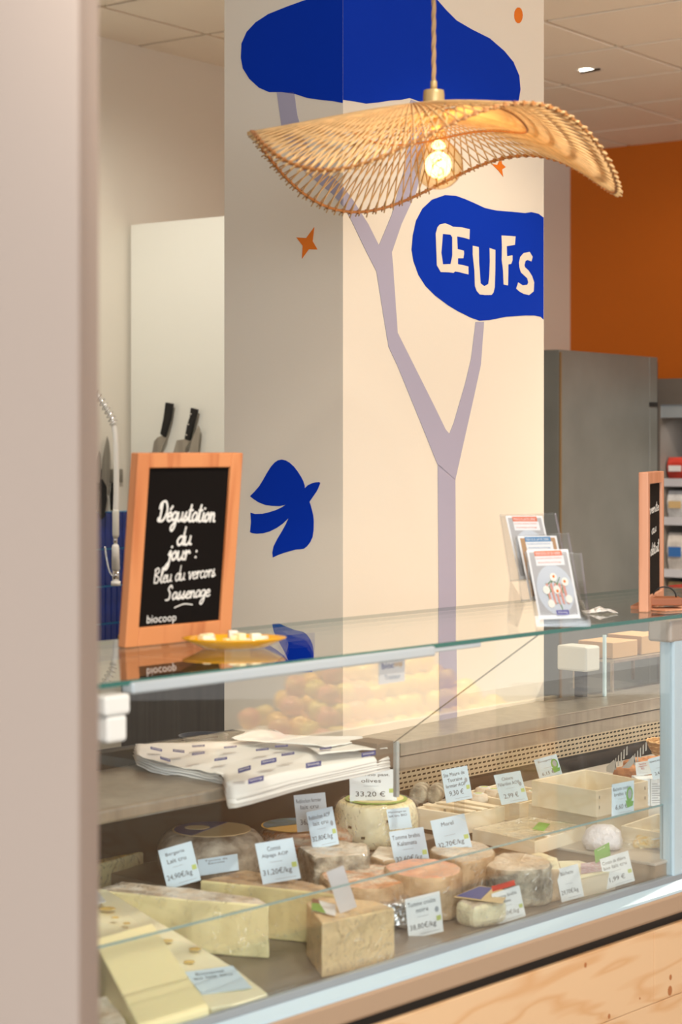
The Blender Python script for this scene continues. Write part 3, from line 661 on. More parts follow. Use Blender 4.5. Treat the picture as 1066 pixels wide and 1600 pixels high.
# divider between the two wells
build(cbox(.300, .309, .376, .386, .885, .999), 'divider_post', M['alu'], case, bevel=.001)
build(cbox(.250, .306, .386, .46, .945, .999), 'divider_cap', mat('cap_brown', (120, 104, 90), .5), case, bevel=.002)
build(MB().prism([W(.283, .008, .83), W(.283, .008, 1.243), W(.283, .372, .999), W(.283, .372, .90)], U*.006), 'divider_glass', M['glass'], case)
build(MB().tube([W(.286, .008, 1.243), W(.286, .372, .999)], .0012, 6), 'divider_edge', mat('dull_glass_edge', (120, 118, 108), .3), case)
# low inner glass guard
build(cbox(S0, .742, .020, .023, .707, .852), 'inner_guard', M['glass'], case)
build(cbox(S0, .742, .0195, .0235, .852, .8545), 'guard_edge', mat('cyan_glass_edge', (128, 168, 172), .15), case)
# right end frame
build(cbox(.742, .80, -.006, .03, .706, 1.243), 'end_post', M['sill'], case, bevel=.004)
build(cbox(.728, .80, -.008, .05, 1.195, 1.243), 'end_bracket', mat('bracket_grey', (168, 158, 148), .45), case, bevel=.006, seg=3)
build(cbox(.742, .748, .03, .46, .75, 1.243), 'end_glass', M['glass'], case)
pole = Ph(945, 1088, .90)
s_, w_ = sw(pole)
build(cbox(s_-.005, s_+.005, w_-.004, w_+.004, .90, 1.6-292/F*pole.y), 'glass_support', mat('pale_blue_strip', (196, 222, 230), .2), case, bevel=.001)  # upright support in one plain pale blue
# hanging sign on the front glass
sg = Pl(590, 1030, O-V*.002, V)
sgt = thing('glass_sign', 'small white shop sign stuck on the front glass under the top rail', 'sign', Pl(610, 1070, O-V*.002, V))
f_ = Fr(Pl(592, 1070, O-V*.001, V), Pl(632, 1064, O-V*.001, V)-Pl(592, 1070, O-V*.001, V), Z*.042, .0015)
mb = MB(); f_.rect(mb, 0, 0, 1, 1, .001, 0, .001); build(mb, 'sign_sheet', mat('translucent_sign', (222, 220, 216), .5), sgt)
mb = MB(); f_.text(mb, 'bioc', .1, .62, .56, .88); build(mb, 'printed_name', M['navy'], sgt)
mb = MB(); f_.text(mb, 'oop', .57, .58, .9, .82); build(mb, 'printed_name', mat('multicolour_print', (206, 150, 40), .5), sgt)
mb = MB(); f_.text(mb, 'Traiteur', .2, .16, .82, .36); build(mb, 'printed_word', M['light_print'], sgt)

# pine cladding under the case
clad = thing('counter_cladding', 'knotty pine board cladding below the glass case', 'counter front', W(.2, -.03, 0))
rows_ = [(.475, .621, [(-1.35, .62), (.622, 2.0)]), (.345, .474, [(-1.35, .30), (.302, 1.25), (1.252, 2.0)]), (.215, .344, [(-1.35, .75), (.752, 2.0)]), (.085, .214, [(-1.35, .2), (.202, 2.0)]), (0, .084, [(-1.35, 2.0)])]
for z0, z1, segs in rows_:
    for a_, b2 in segs:
        o = build(cbox(a_, b2, -.036, -.002, z0, z1), 'plank', M['pine'], clad, bevel=.0012)
kn = MB()
for x, y, r in [(915, 1508, 3), (1048, 1527, 3.4), (952, 1588, 3), (1000, 1560, 1.5), (1047, 1548, 6)]:
    c = Pl(x, y, O-V*.0362, V); kn.prism([c+U*(r*.0013*math.cos(k*.7))+Z*(r*.0017*math.sin(k*.7)) for k in range(9)], -V*.0006)
build(kn, 'knot', mat('pine_knot', (176, 110, 62), .6), clad)

# ================================================================== THINGS ON THE GLASS TOP
GT = 1.2538
def framed_board(t, fr, wm, rows_, thick=.018, bar=.15, m=None):
    pass
def stroke_font():
    # pen strokes in a cell: x-height 1, ascender 2, descender -1 ; each glyph = (advance, [strokes])
    a = lambda *p: list(p)
    return {
     'a': (1.0, [a((.8, .9), (.4, 1.0), (.05, .5), (.3, 0), (.75, .4), (.82, .95), (.8, .2), (1.0, .05))]),
     'b': (.9, [a((0, .3), (.3, 1.4), (.2, 2.0), (.05, 1.5), (.05, .2), (.4, 0), (.75, .5), (.4, .95), (.15, .6))]),
     'B': (1.3, [a((.2, 2), (.1, 1), (.15, 0)), a((.0, 1.8), (.6, 2.1), (.9, 1.6), (.3, 1.1), (1.0, .7), (.7, .05), (.1, .1))]),
     'c': (.8, [a((.75, .85), (.4, 1.0), (.05, .5), (.35, 0), (.8, .2))]),
     'd': (1.05, [a((.8, .9), (.4, 1.0), (.05, .5), (.3, 0), (.75, .4), (.95, 2.1), (.82, .3), (1.05, .05))]),
     'D': (1.5, [a((.35, 1.9), (.3, .1)), a((.0, 1.4), (.15, 2.0), (.9, 2.2), (1.35, 1.2), (.9, .1), (.1, .0), (.05, .3), (.4, .2))]),
     'e': (.85, [a((.1, .45), (.7, .65), (.5, 1.0), (.1, .7), (.15, .15), (.5, 0), (.85, .2))]),
     'g': (1.0, [a((.8, .9), (.4, 1.0), (.05, .5), (.3, .1), (.75, .4), (.82, .95), (.75, -.5), (.35, -1.1), (.1, -.7), (.9, .1))]),
     'i': (.5, [a((.1, .2), (.25, 1.0), (.22, .15), (.5, .05)), a((.3, 1.45), (.34, 1.55))]),
     'j': (.55, [a((.1, .6), (.35, 1.0), (.3, -.6), (.0, -1.1), (-.15, -.8), (.4, -.1)), a((.4, 1.5), (.44, 1.6))]),
     'l': (.6, [a((.0, .3), (.45, 1.6), (.3, 2.1), (.15, 1.5), (.2, .1), (.6, .1))]),
     'n': (1.05, [a((.0, .8), (.15, 1.0), (.15, 0), (.25, .6), (.55, 1.0), (.75, .7), (.75, .1), (1.05, .05))]),
     'o': (.95, [a((.5, 1.0), (.1, .6), (.3, .0), (.75, .35), (.6, .95), (.4, .85), (.95, .8))]),
     'r': (.8, [a((.0, .7), (.2, 1.0), (.2, 0), (.3, .7), (.6, 1.0), (.8, .75))]),
     's': (.8, [a((.0, .1), (.45, 1.05), (.35, .7), (.65, .3), (.35, -.02), (.05, .1), (.8, .15))]),
     't': (.75, [a((.1, .2), (.35, 1.9), (.28, .15), (.7, .05)), a((.05, 1.25), (.7, 1.3))]),
     'u': (1.05, [a((.05, 1.0), (.08, .2), (.4, 0), (.75, .5), (.8, 1.0), (.78, .15), (1.05, .05))]),
     'v': (.9, [a((.0, .9), (.15, 1.0), (.35, 0), (.75, .95), (.9, .85))]),
     ':': (.7, [a((.3, .2), (.32, .3)), a((.3, .9), (.32, 1.0))]),
     ' ': (.7, []),
     'é': (.85, [a((.1, .45), (.7, .65), (.5, 1.0), (.1, .7), (.15, .15), (.5, 0), (.85, .2)), a((.4, 1.3), (.7, 1.7))]),
     'S': (1.2, [a((1.0, 1.7), (.7, 2.1), (.3, 1.6), (.7, .9), (.6, .1), (.0, .0))]),
    }
SF = stroke_font()
def handwrite(fr, mb, txt, x0, y0, x1, y1, xh, pen):            # text along the baseline (x0,y0)-(x1,y1), in metres of the face frame
    adv = sum(SF[c][0] for c in txt); L_ = math.hypot(x1-x0, y1-y0); sx = L_/adv; ang = math.atan2(y1-y0, x1-x0); cx = 0
    for c in txt:
        a_, st = SF[c]
        for s in st:
            pts = []
            for (x, y) in s:
                lx = (cx+x+.12*y)*sx; ly = y*xh
                pts.append(Vector((x0+lx*math.cos(ang)-ly*math.sin(ang), y0+lx*math.sin(ang)+ly*math.cos(ang), 0)))
            pts = cr(pts, 5)
            for i in range(len(pts)-1):
                p, q = pts[i], pts[i+1]; d = (q-p);
                if d.length < 1e-7: continue
                n_ = Vector((-d.y, d.x, 0)).normalized()*pen; e_ = d.normalized()*pen*.6
                fr.poly(mb, [((p-n_-e_).x, (p-n_-e_).y), ((q-n_+e_).x, (q-n_+e_).y), ((q+n_+e_).x, (q+n_+e_).y), ((p+n_-e_).x, (p+n_-e_).y)], .0010+.00002*(i % 3))
        cx += a_
def chalkboard(o, ex, ey, Wb, Hb, bar, wm, label, write, foot):
    """o: lower left corner; ex, ey unit axes of the face"""
    t = thing('chalkboard', label, 'chalkboard', o+ex*Wb/2+ey*0)
    n = ex.cross(ey).normalized(); th = .020
    fr = Fr(o, ex, ey)
    def bar_(x0, x1, y0, y1): return MB().hexa([o+ex*x0+ey*y0-n*th, o+ex*x1+ey*y0-n*th, o+ex*x1+ey*y1-n*th, o+ex*x0+ey*y1-n*th], n*th)
    build(bar_(0, bar, 0, Hb), 'frame_stile', wm, t, bevel=.002); build(bar_(Wb-bar, Wb, 0, Hb), 'frame_stile', wm, t, bevel=.002)
    build(bar_(bar, Wb-bar, Hb-bar*.9, Hb), 'frame_rail', wm, t, bevel=.002); build(bar_(bar, Wb-bar, 0, bar*1.15), 'frame_rail', wm, t, bevel=.002)
    bd = MB().hexa([o+ex*bar+ey*bar-n*.014, o+ex*(Wb-bar)+ey*bar-n*.014, o+ex*(Wb-bar)+ey*(Hb-bar*.9)-n*.014, o+ex*bar+ey*(Hb-bar*.9)-n*.014], n*.008)
    build(bd, 'writing_board', M['slate'], t)
    mb = MB(); f2 = Fr(o-n*.0060, ex, ey); write(f2, mb); k = build(mb, 'chalk_writing', M['chalk'], t); k['kind'] = 'stuff'; k['label'] = 'white chalk handwriting'
    build(foot(t), 'foot', wm, t, bevel=.002)
    return t
# --- left chalkboard
bl = Ph(196, 1013, GT); br = Ph(361, 996, GT)
ex = (br-bl); Wb = ex.length; ex.normalize(); nf = Vector((ex.y, -ex.x, 0))
ey = (Z + nf*.05 + ex*.045).normalized(); ey = (ey-ex*ey.dot(ex)*0).normalized()
Hb = .338
def px2b(x, y): return ((x-(196+(1013-y)*.04))/165*Wb, (1011-(x-196)*.085-y)/(300)*Hb)
def wr(f, mb):
    def ln(t, x0, y0, x1, y1, xh, pen): a_ = px2b(x0, y0); b_ = px2b(x1, y1); handwrite(f, mb, t, a_[0], a_[1], b_[0], b_[1], xh, pen)
    ln('Dégustation', 243, 813, 333, 810, .0155, .0019)
    ln('du', 273, 850, 296, 848, .0150, .0019)
    ln('jour :', 259, 874, 307, 871, .0150, .0019)
    ln('Bleu du vercors', 239, 911, 336, 898, .0125, .0011)
    ln('Sassenage'.replace('S', 'S'), 258, 937, 328, 930, .0120, .0013)
    a_ = px2b(272, 949); b_ = px2b(301, 944); m_ = px2b(287, 943)
    pts = cr([Vector((*a_, 0)), Vector((*m_, 0)), Vector((*b_, 0))], 6)
    for p, q in zip(pts, pts[1:]):
        f.poly(mb, [(p.x, p.y-.0010), (q.x, q.y-.0010), (q.x, q.y+.0010), (p.x, p.y+.0010)], .001)
    a_ = px2b(230, 975); b_ = px2b(276, 958); f.text(mb, 'biocoop', a_[0], a_[1]-.003, b_[0], b_[1]+.001, .0010)
def ft(t): c = bl+ex*Wb/2; return MB().box(c-nf*.04+Z*.006, ex*Wb*.30, nf*.035, Z*.006)
chalkboard(bl, ex, ey, Wb, Hb, .029, M['frame'], 'orange wood framed chalkboard with handwritten tasting notice, beside the amber plate', wr, ft)
# --- right chalkboard seen almost edge on
c0 = Ph(1013, 957, GT); dR = c0.y
pR = Pd(1027, 955, dR+.12) ; pR.z = GT
ex2 = (pR-c0); ex2.z = 0; ex2.normalize(); ang = math.atan2(c0.x, c0.y)
view = Vector((c0.x, c0.y, 0)).normalized(); side = Vector((view.y, -view.x, 0))
ex2 = (view*math.cos(R(8.2)) + side*math.sin(R(8.2))).normalized()
def wr2(f, mb):
    handwrite(f, mb, 'vente', .06, .205, .2, .21, .010, .0011); handwrite(f, mb, 'au', .09, .16, .16, .165, .010, .0011); handwrite(f, mb, 'détail', .07, .115, .2, .12, .012, .0013)
SFv = None
def ft2(t): c = c0+ex2*.12; n = ex2.cross(Z).normalized(); return MB().box(c-n*.03+Z*.004, ex2*.05, n*.018, Z*.004)
chalkboard(c0, ex2, Z.copy(), .245, (957-738)/F*dR, .028, M['frame_l'], 'salmon wood framed chalkboard seen edge on at the right end of the counter', wr2, ft2)
# --- plate with tasting cubes
pc = Ph(366, 1013, GT)
pt = thing('tasting_plate', 'shallow oval amber glazed plate of cheese cubes in front of the chalkboard', 'plate', Vector((pc.x, pc.y, GT)))
pt.rotation_euler = (0, 0, R(6)); INV[pt.name] = (Matrix.Translation(pt.location) @ Matrix.Rotation(R(6), 4, 'Z')).inverted()
build(MB().lathe([(.03, .001), (.055, .0015), (.078, .012), (.090, .0175), (.0905, .0195), (.088, .0195), (.074, .0135), (.052, .006), (.001, .005)], 40, sy=.62), 'dish', M['yellow'], pt, world=False, smooth=True)
rs = random.Random(3)
for i in range(16):
    g = rs.random()*6.28; r = .052*math.sqrt(rs.random()); s_ = .006+.004*rs.random()
    a = Vector((math.cos(g*3), math.sin(g*3), 0)); b = Vector((-a.y, a.x, 0)); col = rs.choice(['ch_cream', 'rind_white', 'ch_pale'])
    o = build(MB().box(Vector((0, 0, 0)), a*s_, b*s_*.8, Z*s_*.7), 'cheese_cube', M[col], None, world=False, bevel=.0015)
    wpos = pt.matrix_basis @ Vector((r*math.cos(g)*1.1, r*math.sin(g)*.6, .0075+s_*.7+.004*(i % 3))); o.location = wpos
    tag(o, 'small pale cheese sample in the heap on the amber plate', 'cheese', 'cheese samples on the amber plate')
# --- paper napkin
cN = Ph(938, 958, GT)
mb = MB(); n_ = 7
vs = [[Vector((cN.x-.035+.07*i/6, cN.y-.02+.06*j/6, GT+.0015+.012*max(0, 1-abs(i-3.4)/2.6)*(1-abs(j-3)/5)*(1+.4*math.sin(i*2+j)))) for i in range(7)] for j in range(7)]
for j in range(6):
    for i in range(6): mb.add([vs[j][i], vs[j][i+1], vs[j+1][i+1], vs[j+1][i]], [(0, 1, 2, 3)])
nk = build(mb, 'paper_napkin', M['paper'], smooth=True); sm_ = nk.modifiers.new('s', 'SOLIDIFY'); sm_.thickness = .0008
tag(nk, 'crumpled white paper napkin on the glass beside the leaflet stand', 'napkin')
# --- wooden serving board and brown basket at the right edge
bq = Ph(1045, 956, GT)
wb_ = build(MB().hexa([Ph(1040, 956, GT), Ph(1100, 952, GT), Ph(1105, 951, GT)+V*.05, Ph(1036, 955, GT)+V*.05], Z*.004), 'serving_board', M['frame_l'], bevel=.003); tag(wb_, 'thin salmon wooden board lying on the glass at the right edge', 'board')
bk = thing('wire_handled_box', 'small brown wooden box with a curved wire handle at the right edge', 'box', Ph(1070, 954, GT)+V*.05+Z*.010)
build(MB().box((0, 0, .008), U*.035 if False else (.035, 0, 0), (0, .03, 0), (0, 0, .008)), 'box_body', mat('chestnut_wood', (150, 84, 44), .5), bk, world=False, bevel=.002)
build(MB().tube([(-.025+.025*(1-math.cos(k*.2618)), 0, .016+.022*math.sin(k*.2618)) for k in range(13)], .0016, 8), 'wire_handle', M['black'], bk, world=False, smooth=True)
# --- leaflet stand
dS = 3.72
def lq(c): return [(770+x/5.61, 790+y/5.61) for x, y in c]
st = thing('leaflet_stand', 'clear acrylic three tier leaflet stand on the glass counter top', 'leaflet stand', Ph(880, 972, GT))
def quadw(px, d, dt):                                # px: bl, br, tr, tl ; bottom depth d, top depth dt
    return [Pd(*px[0], d), Pd(*px[1], d), Pd(*px[2], dt), Pd(*px[3], dt)]
tiers = []
ts = [  # bl, br, tr, tl  in full px, bottom depth, top depth
  ([(838, 974), (923, 972), (909, 864), (821, 862)], 3.70, 3.725),
  ([(814, 940), (908, 938), (889, 833), (804, 838)], 3.745, 3.77),
  ([(797, 908), (890, 905), (869, 802), (781, 804)], 3.79, 3.815)]
for i, (px, d, dt) in enumerate(ts):
    q = quadw(px, d, dt)
    if i == 0: q[0].z = q[1].z = GT+.002
    n = (q[1]-q[0]).cross(q[3]-q[0]).normalized()
    build(MB().hexa([p+n*.003 for p in q], n*.0022), 'front_plate', M['acrylic'], st)
    build(MB().hexa([p-n*.012 for p in q], n*.0022), 'back_plate', M['acrylic'], st)
    for e in (0, 1):
        a, b = (q[0], q[3]) if e == 0 else (q[1], q[2])
        build(MB().hexa([a-n*.012, a+n*.005, b+n*.005, b-n*.012], (q[1]-q[0]).normalized()*(.0018 if e == 0 else -.0018)), 'pocket_side', M['acrylic'], st)
    if i: build(MB().hexa([q[0]-n*.012, q[1]-n*.012, q[1]+n*.005, q[0]+n*.005], Z*.002), 'pocket_floor', M['acrylic'], st)
    tiers.append((q, n))
# side supports down to the counter top
for (x0, y0, x1, y1, d) in ((797, 908, 792, 978, 3.79), (890, 905, 890, 972, 3.79)):
    a = Pd(x0, y0, d); b = Pd(x1, y1, d); b.z = GT+.001; c = b-Vector((0, .09, 0))+Vector((.012 if x0 < 850 else .03, 0, 0)); c.z = GT+.001; e = Pd(x0+22, y0+35, 3.71)
    build(MB().prism([a, b, c, e], Vector((.002, 0, 0))), 'side_support', M['acrylic'], st)
LW = mat('leaflet_white', (232, 232, 234), .35); LO = mat('leaflet_orange', (222, 104, 52), .5); LB = mat('leaflet_blue', (44, 122, 176), .5)
LP = mat('leaflet_plate_grey', (196, 202, 212), .4); LG = mat('leaflet_leaf_green', (92, 128, 62), .5); LH = mat('leaflet_ham_pink', (216, 150, 136), .5)
LE = mat('leaflet_egg_white', (240, 238, 228), .5); LK = mat('leaflet_bowl_brown', (176, 132, 84), .5); LV = mat('leaflet_violet', (92, 84, 160), .5)
LX = mat('leaflet_slate_background', (176, 174, 176), .5)
def leaflet(i, px, head, bgcol, label):
    q, n = tiers[i]; d = ts[i][1]; dt = ts[i][2]
    w = quadw(px, d+.004, dt+.004); o = w[0]; exx = w[1]-w[0]; eyy = w[3]-w[0]
    t = thing('leaflet', label, 'leaflet', o+exx*.5, 0, 'recipe leaflets in the acrylic stand')
    f = Fr(o, exx, eyy, .0004); mb = MB(); f.rect(mb, 0, 0, 1, 1, 0, 0, .0008); build(mb, 'sheet', LW, t)
    mb = MB(); f.rect(mb, .05, .06, .95, .97, .0004); build(mb, 'printed_picture', bgcol, t)
    mb = MB(); f.disc(mb, .52, .42, .44, .36, .0007, 0, 26); build(mb, 'printed_plate', LP, t)
    mb = MB()
    for k in range(15):
        g = k*2.4; r = .10+.20*((k*7) % 5)/5; cx, cy = .56+r*math.cos(g), .40+r*math.sin(g)*.8; a2 = g*1.7; dx, dy = .085*math.cos(a2), .07*math.sin(a2)
        f.poly(mb, [(cx-dx-.012, cy-dy), (cx+dx-.012, cy+dy), (cx+dx+.014, cy+dy+.01), (cx-dx+.014, cy-dy-.01)], .0010+.00004*k)
    build(mb, 'printed_leaves', LG, t)
    mb = MB()
    for k in range(5):
        x = .34+.1*k; f.poly(mb, [(x, .22), (x+.05, .20), (x+.02, .52), (x-.04, .50)], .0017)
    build(mb, 'printed_ham', LH, t)
    mb = MB()
    for cx, cy in [(.30, .42), (.52, .60), (.78, .53), (.36, .22), (.80, .28), (.55, .42)]: f.disc(mb, cx, cy, .085, .062, .0022, 0, 12)
    build(mb, 'printed_eggs', LE, t)
    mb = MB()
    for cx, cy in [(.53, .61), (.56, .40), (.77, .535)]: f.disc(mb, cx, cy, .032, .022, .0026, 0, 9)
    build(mb, 'printed_yolks', M['orangep'], t)
    mb = MB(); f.rect(mb, .17, .91, .83, .985, .0014); build(mb, 'header_bar', head, t)
    mb = MB(); f.rect(mb, .17, .77, .86, .91, .0012); build(mb, 'text_block', LW, t)
    mb = MB(); f.text(mb, 'POUR OU AU LAIT DE CHEVRE', .20, .925, .78, .965, .0018); build(mb, 'header_text', LW, t)
    mb = MB(); f.text(mb, 'La jolie assiette fraîche', .20, .86, .80, .89, .0016); f.text(mb, 'du printemps au fromage', .22, .80, .78, .83, .0016); build(mb, 'body_text', head, t)
    mb = MB(); f.rect(mb, .44, .055, .74, .125, .0026); build(mb, 'logo_bar', LV, t)
    mb = MB(); f.text(mb, 'biocoop', .48, .07, .70, .112, .0032); build(mb, 'logo_text', LW, t)
leaflet(2, [(812, 906), (870, 906), (852, 805), (790, 806)], LO, LX, 'orange headed recipe leaflet in the rear, highest tier of the stand')
leaflet(1, [(829, 938), (890, 937), (871, 836), (809, 838)], LB, LK, 'blue headed recipe leaflet in the middle tier of the stand')
leaflet(0, [(843, 968), (908, 966), (889, 858), (823, 860)], LO, LX, 'orange headed recipe leaflet in front, showing a plate of eggs and asparagus')

# ================================================================== PAPER ON THE WORKTOP
def coons(back, front, n=24, m=12, wav=.0025):
    B = cr([Vector(p) for p in back], 8); Fp = cr([Vector(p) for p in front], 8)
    g = []
    for j in range(m+1):
        row = []
        for i in range(n+1):
            a = B[round(i/n*(len(B)-1))]; b = Fp[round(i/n*(len(Fp)-1))]; p = a.lerp(b, j/m); p.z += wav*noise.noise(Vector((i*.45, j*.5, wav*900))); row.append(p)
        g.append(row)
    return g
def sheet(name, g, m, label, th=.0009, group='wrapping paper sheets on the worktop'):
    mb = MB(); n = len(g[0]); mm = len(g)
    for r_ in g: mb.v += r_
    for j in range(mm-1):
        for i in range(n-1): mb.f.append([j*n+i, j*n+i+1, (j+1)*n+i+1, (j+1)*n+i]); mb.m.append(0)
    o = build(mb, name, m, smooth=True); s = o.modifiers.new('s', 'SOLIDIFY'); s.thickness = th; s.offset = -1
    tag(o, label, 'wrapping paper', group); return o
WT = .952
def pz(lst): return [Ph(x, y, h) for x, y, h in lst]
rear = pz([(207, 1163, .99), (260, 1160, .992), (340, 1158, .990), (420, 1156, .988), (500, 1158, .986), (560, 1160, .985), (604, 1168, .982)])
lead = pz([(214, 1178, .985), (250, 1192, .975), (300, 1201, .970), (345, 1212, .968), (366, 1224, .966), (480, 1201, .968), (606, 1180, .972)])
for k in range(5):
    dz = -.0055*(4-k)
    g = coons([p+Z*dz+U*(.002*k) for p in rear], [p+Z*dz-V*.001*(k % 2) for p in lead], 30, 12, .0022+.0004*k)
    if k < 5:                                           # front edge curls down over the worktop edge
        e = g[-1]; n = len(e)
        for q in range(1, 5):
            row = []
            for i, p in enumerate(e):
                t = i/(n-1); drop = max(0, min(1, (t-.50)/.12))*(1-.75*max(0, t-.62)/.38) * (.026+.0010*k)
                row.append(p - Z*drop*q/4 - V*.006*math.sin(q/4*1.5)*min(1, max(0, (t-.45)/.1)))
            g.append(row)
    o = sheet('wrapping_paper', g, M['paper'], ['lowest', 'second lowest', 'middle', 'second highest', 'uppermost printed'][k]+' sheet of the white wrapping paper stack drooping over the worktop')
topg = g
small = coons(pz([(362, 1153, 1.000), (392, 1142, 1.008), (420, 1139, 1.010), (452, 1147, 1.006), (566, 1151, 1.0)]), pz([(372, 1156, .998), (430, 1160, .998), (480, 1164, .997), (520, 1166, .996), (568, 1155, .996)]), 20, 8, .003)
sm2 = sheet('wrapping_paper', small, M['paper'], 'loose crumpled white sheet lying on top of the paper stack')
small2 = coons(pz([(470, 1160, .994), (530, 1158, .994), (600, 1163, .990)]), pz([(500, 1178, .990), (560, 1172, .990), (606, 1169, .988)]), 14, 6, .002)
sheet('wrapping_paper', small2, M['paper'], 'folded back corner of white paper at the right end of the stack')
# printed logos on the top sheet (laid on its surface)
top = bpy.data.objects['wrapping_paper.004']
def on_top(x, y, hh=.985):
    best = min(((abs((Ph(x, y, hh+q*.001)).z-0), q) for q in range(1)), key=lambda a: a[0]); return Ph(x, y, hh)
def logo(x, y, w, h, dx, parent, hh, txt='biocoop', solid=True):
    a = Ph(x, y, hh); ew = Pd(x+w, y+dx, a.y*(1+.0018*w/10))-a; up = Pd(x, y-h, a.y+.012)-a
    f = Fr(a, ew, up, .0006); mb = MB(); f.rect(mb, 0, 0, 1, 1, .001); build(mb, 'printed_logo', M['navy'], parent)
    mb = MB(); f.text(mb, txt, .12, .2, .88, .8, .0016); build(mb, 'printed_logo_text', M['paper'], parent)
for x, y, w, h, dx in [(388, 1226, 24, 8, -6), (354, 1212, 0, 0, 0), (408, 1196, 24, 7, -5), (372, 1209, 20, 7, -6), (478, 1205-4, 24, 8, -4), (565, 1187-3, 22, 7, -4), (465, 1160, 25, 5, -1), (335, 1190, 20, 4, -3), (300, 1181, 20, 4, -3), (400, 1174, 20, 3, -2), (440, 1182, 20, 4, -3), (350, 1170, 20, 3, -2), (270, 1175, 18, 4, 2), (235, 1171, 18, 4, 4), (500, 1172, 18, 3, -2), (300, 1168, 20, 3, -1), (430, 1168, 20, 3, -1), (250, 1186, 16, 4, 5)]:
    if w: logo(x, y, w, h, dx, top, .9945 if y < 1185 else .986)
# dark bowl rim behind the paper
bw_ = Ph(318, 1153, .98); bo = build(MB().lathe([(.03, -.026), (.045, -.02), (.052, .004), (.054, .006), (.050, .006), (.042, -.016), (.001, -.02)], 32, bw_), 'bowl', mat('dark_blue_bowl', (44, 50, 62), .3), smooth=True); tag(bo, 'dark round bowl rim showing behind the wrapping paper', 'bowl')

# ================================================================== CARDS
CARDN = 0
def card(px, d, names_, price, label, m='card_blue', leaf=False, lime=True, seal=False, lean=.012, peg=.03, ink='grey_print', hs=None, name='price_card', dr=None):
    """px: TL, TR, BR, BL"""
    dr = d if dr is None else dr
    if hs: TL, TR, BR, BL = [Ph(x, y, h) for (x, y), h in zip(px, hs)]
    else: TL, TR, BR, BL = Pd(*px[0], d+lean), Pd(*px[1], dr+lean), Pd(*px[2], dr), Pd(*px[3], d)
    t = thing(name, label, 'price card' if price else 'label card', (BL+BR)/2, 0, 'price cards in the display case')
    o = BL; exx = ((BR-BL)+(TR-TL))/2; eyy = ((TL-BL)+(TR-BR))/2
    f = Fr(o, exx, eyy, .0009); mb = MB(); f.rect(mb, 0, 0, 1, 1, .0004, 0, .0010); build(mb, 'card', M[m], t)
    if names_:
        mb = MB(); y = .88
        for nm in names_:
            w = min(.40, .035*len(nm)); f.text(mb, nm, .46-w, y-.11, .46+w, y, .0010); y -= .17
        build(mb, 'printed_name', M[ink], t)
    if price:
        mb = MB(); w = min(.375, .045*len(price)); f.text(mb, price, .44-w, .16, .44+w, .34, .0010); build(mb, 'printed_price', M[ink], t)
        mb = MB(); f.rect(mb, .30, .49, .62, .50, .0008); f.rect(mb, .35, .07, .9, .08, .0008); build(mb, 'fine_print', M['light_print'], t)
    if lime: mb = MB(); f.rect(mb, .84, .30, .97, .42, .0011); build(mb, 'lime_tab', M['lime'], t)
    if seal: mb = MB(); f.disc(mb, .87, .58, .055, .07, .0011); build(mb, 'origin_seal', M['light_print'], t)
    if leaf:
        mb = MB(); f.disc(mb, .80, .58, .15, .24, .0011, 0, 16); f.poly(mb, [(.62, .42), (.98, .36), (.95, .22), (.70, .18)], .0012); build(mb, 'leaf_emblem', M['green'], t)
        mb = MB(); f.disc(mb, .81, .60, .09, .15, .0014, 0, 14); build(mb, 'emblem_centre', M['light_print'], t)
    if peg:
        c = (BL+BR)/2; build(MB().box(c+Vector((0, .002, -peg/2+.004)), (BR-BL).normalized()*.012, Vector((0, .0008, 0)), Z*(peg/2+.004)), 'card_holder', M['acrylic'], t)
    return t
card([(245, 1328), (299, 1314), (312, 1374), (262, 1390)], 3.62, ['Bergerie', 'Lait cru'], '24,90€/kg', 'pale blue price card, farthest left, tilted before the grey rind wheel', seal=False, peg=.02)
card([(309, 1342), (371, 1334), (374, 1358), (311, 1369)], 3.72, ['Tomme de', 'Savoie'], None, 'small wide name card without price leaning on the grey rind wheel', lime=False, peg=0, lean=.02)
card([(398, 1317), (457.5, 1308.7), (470, 1371), (411, 1382)], 3.60, ['Comté', 'Alpage AOP'], '31,20€/kg', 'price card reading 31,20 with lime tab, right of the grey rind wheel')
card([(456.5, 1244), (508, 1238), (512, 1297), (465, 1300.4)], 4.02, ['Reblochon fermier', 'lait cru'], '36,00 €', 'off white price card partly covered by the blue one in front', m='card', lime=False)
card([(479.6, 1272.6), (519.5, 1260), (531, 1322), (489, 1328)], 3.90, ['Reblochon AOP', 'lait cru'], '32,80€/kg', 'narrow blue price card with a round seal on the grey square cheese', seal=True, peg=.015)
card([(546, 1202), (619, 1202), (620.6, 1254.4), (547, 1254)], 4.14, ['Pecorino past.', 'olives'], '33,20 €', 'large white card reading Pecorino past. olives 33,20', m='card', ink='black', peg=.02)
card([(602.6, 1265), (639, 1261), (643, 1293), (609, 1297)], 4.03, ['Manchego au', 'lait cru BIO'], None, 'small blue card leaning on the right of the olive cheese wheel', lime=False, peg=0)
card([(609, 1299.6), (661.5, 1292), (674, 1352), (619, 1360)], 3.90, ['Tomme brebis', 'Kalamata'], '32,60€/kg', 'price card reading 32,60 standing on the salmon topped cheese', peg=.02)
card([(673, 1284), (725.6, 1271), (739, 1326.6), (685, 1337)], 3.98, ['Morel'], '32,70€/kg', 'price card reading 32,70 standing on the white rind half cheese', peg=.02)
card([(511, 1359), (536.5, 1352), (559, 1413), (531.5, 1428)], 3.38, [], None, 'grey back of a tilted card stuck into the golden cheese block', m='card_grey', lime=False, peg=0)
card([(634.5, 1402.6), (687, 1392), (695, 1452.6), (639, 1468.5)], 3.60, ['Tomme croûte', 'noire'], '38,80€/kg', 'grey white price card reading 38,80 on the deck by the silver foil', m='card', seal=True, peg=0)
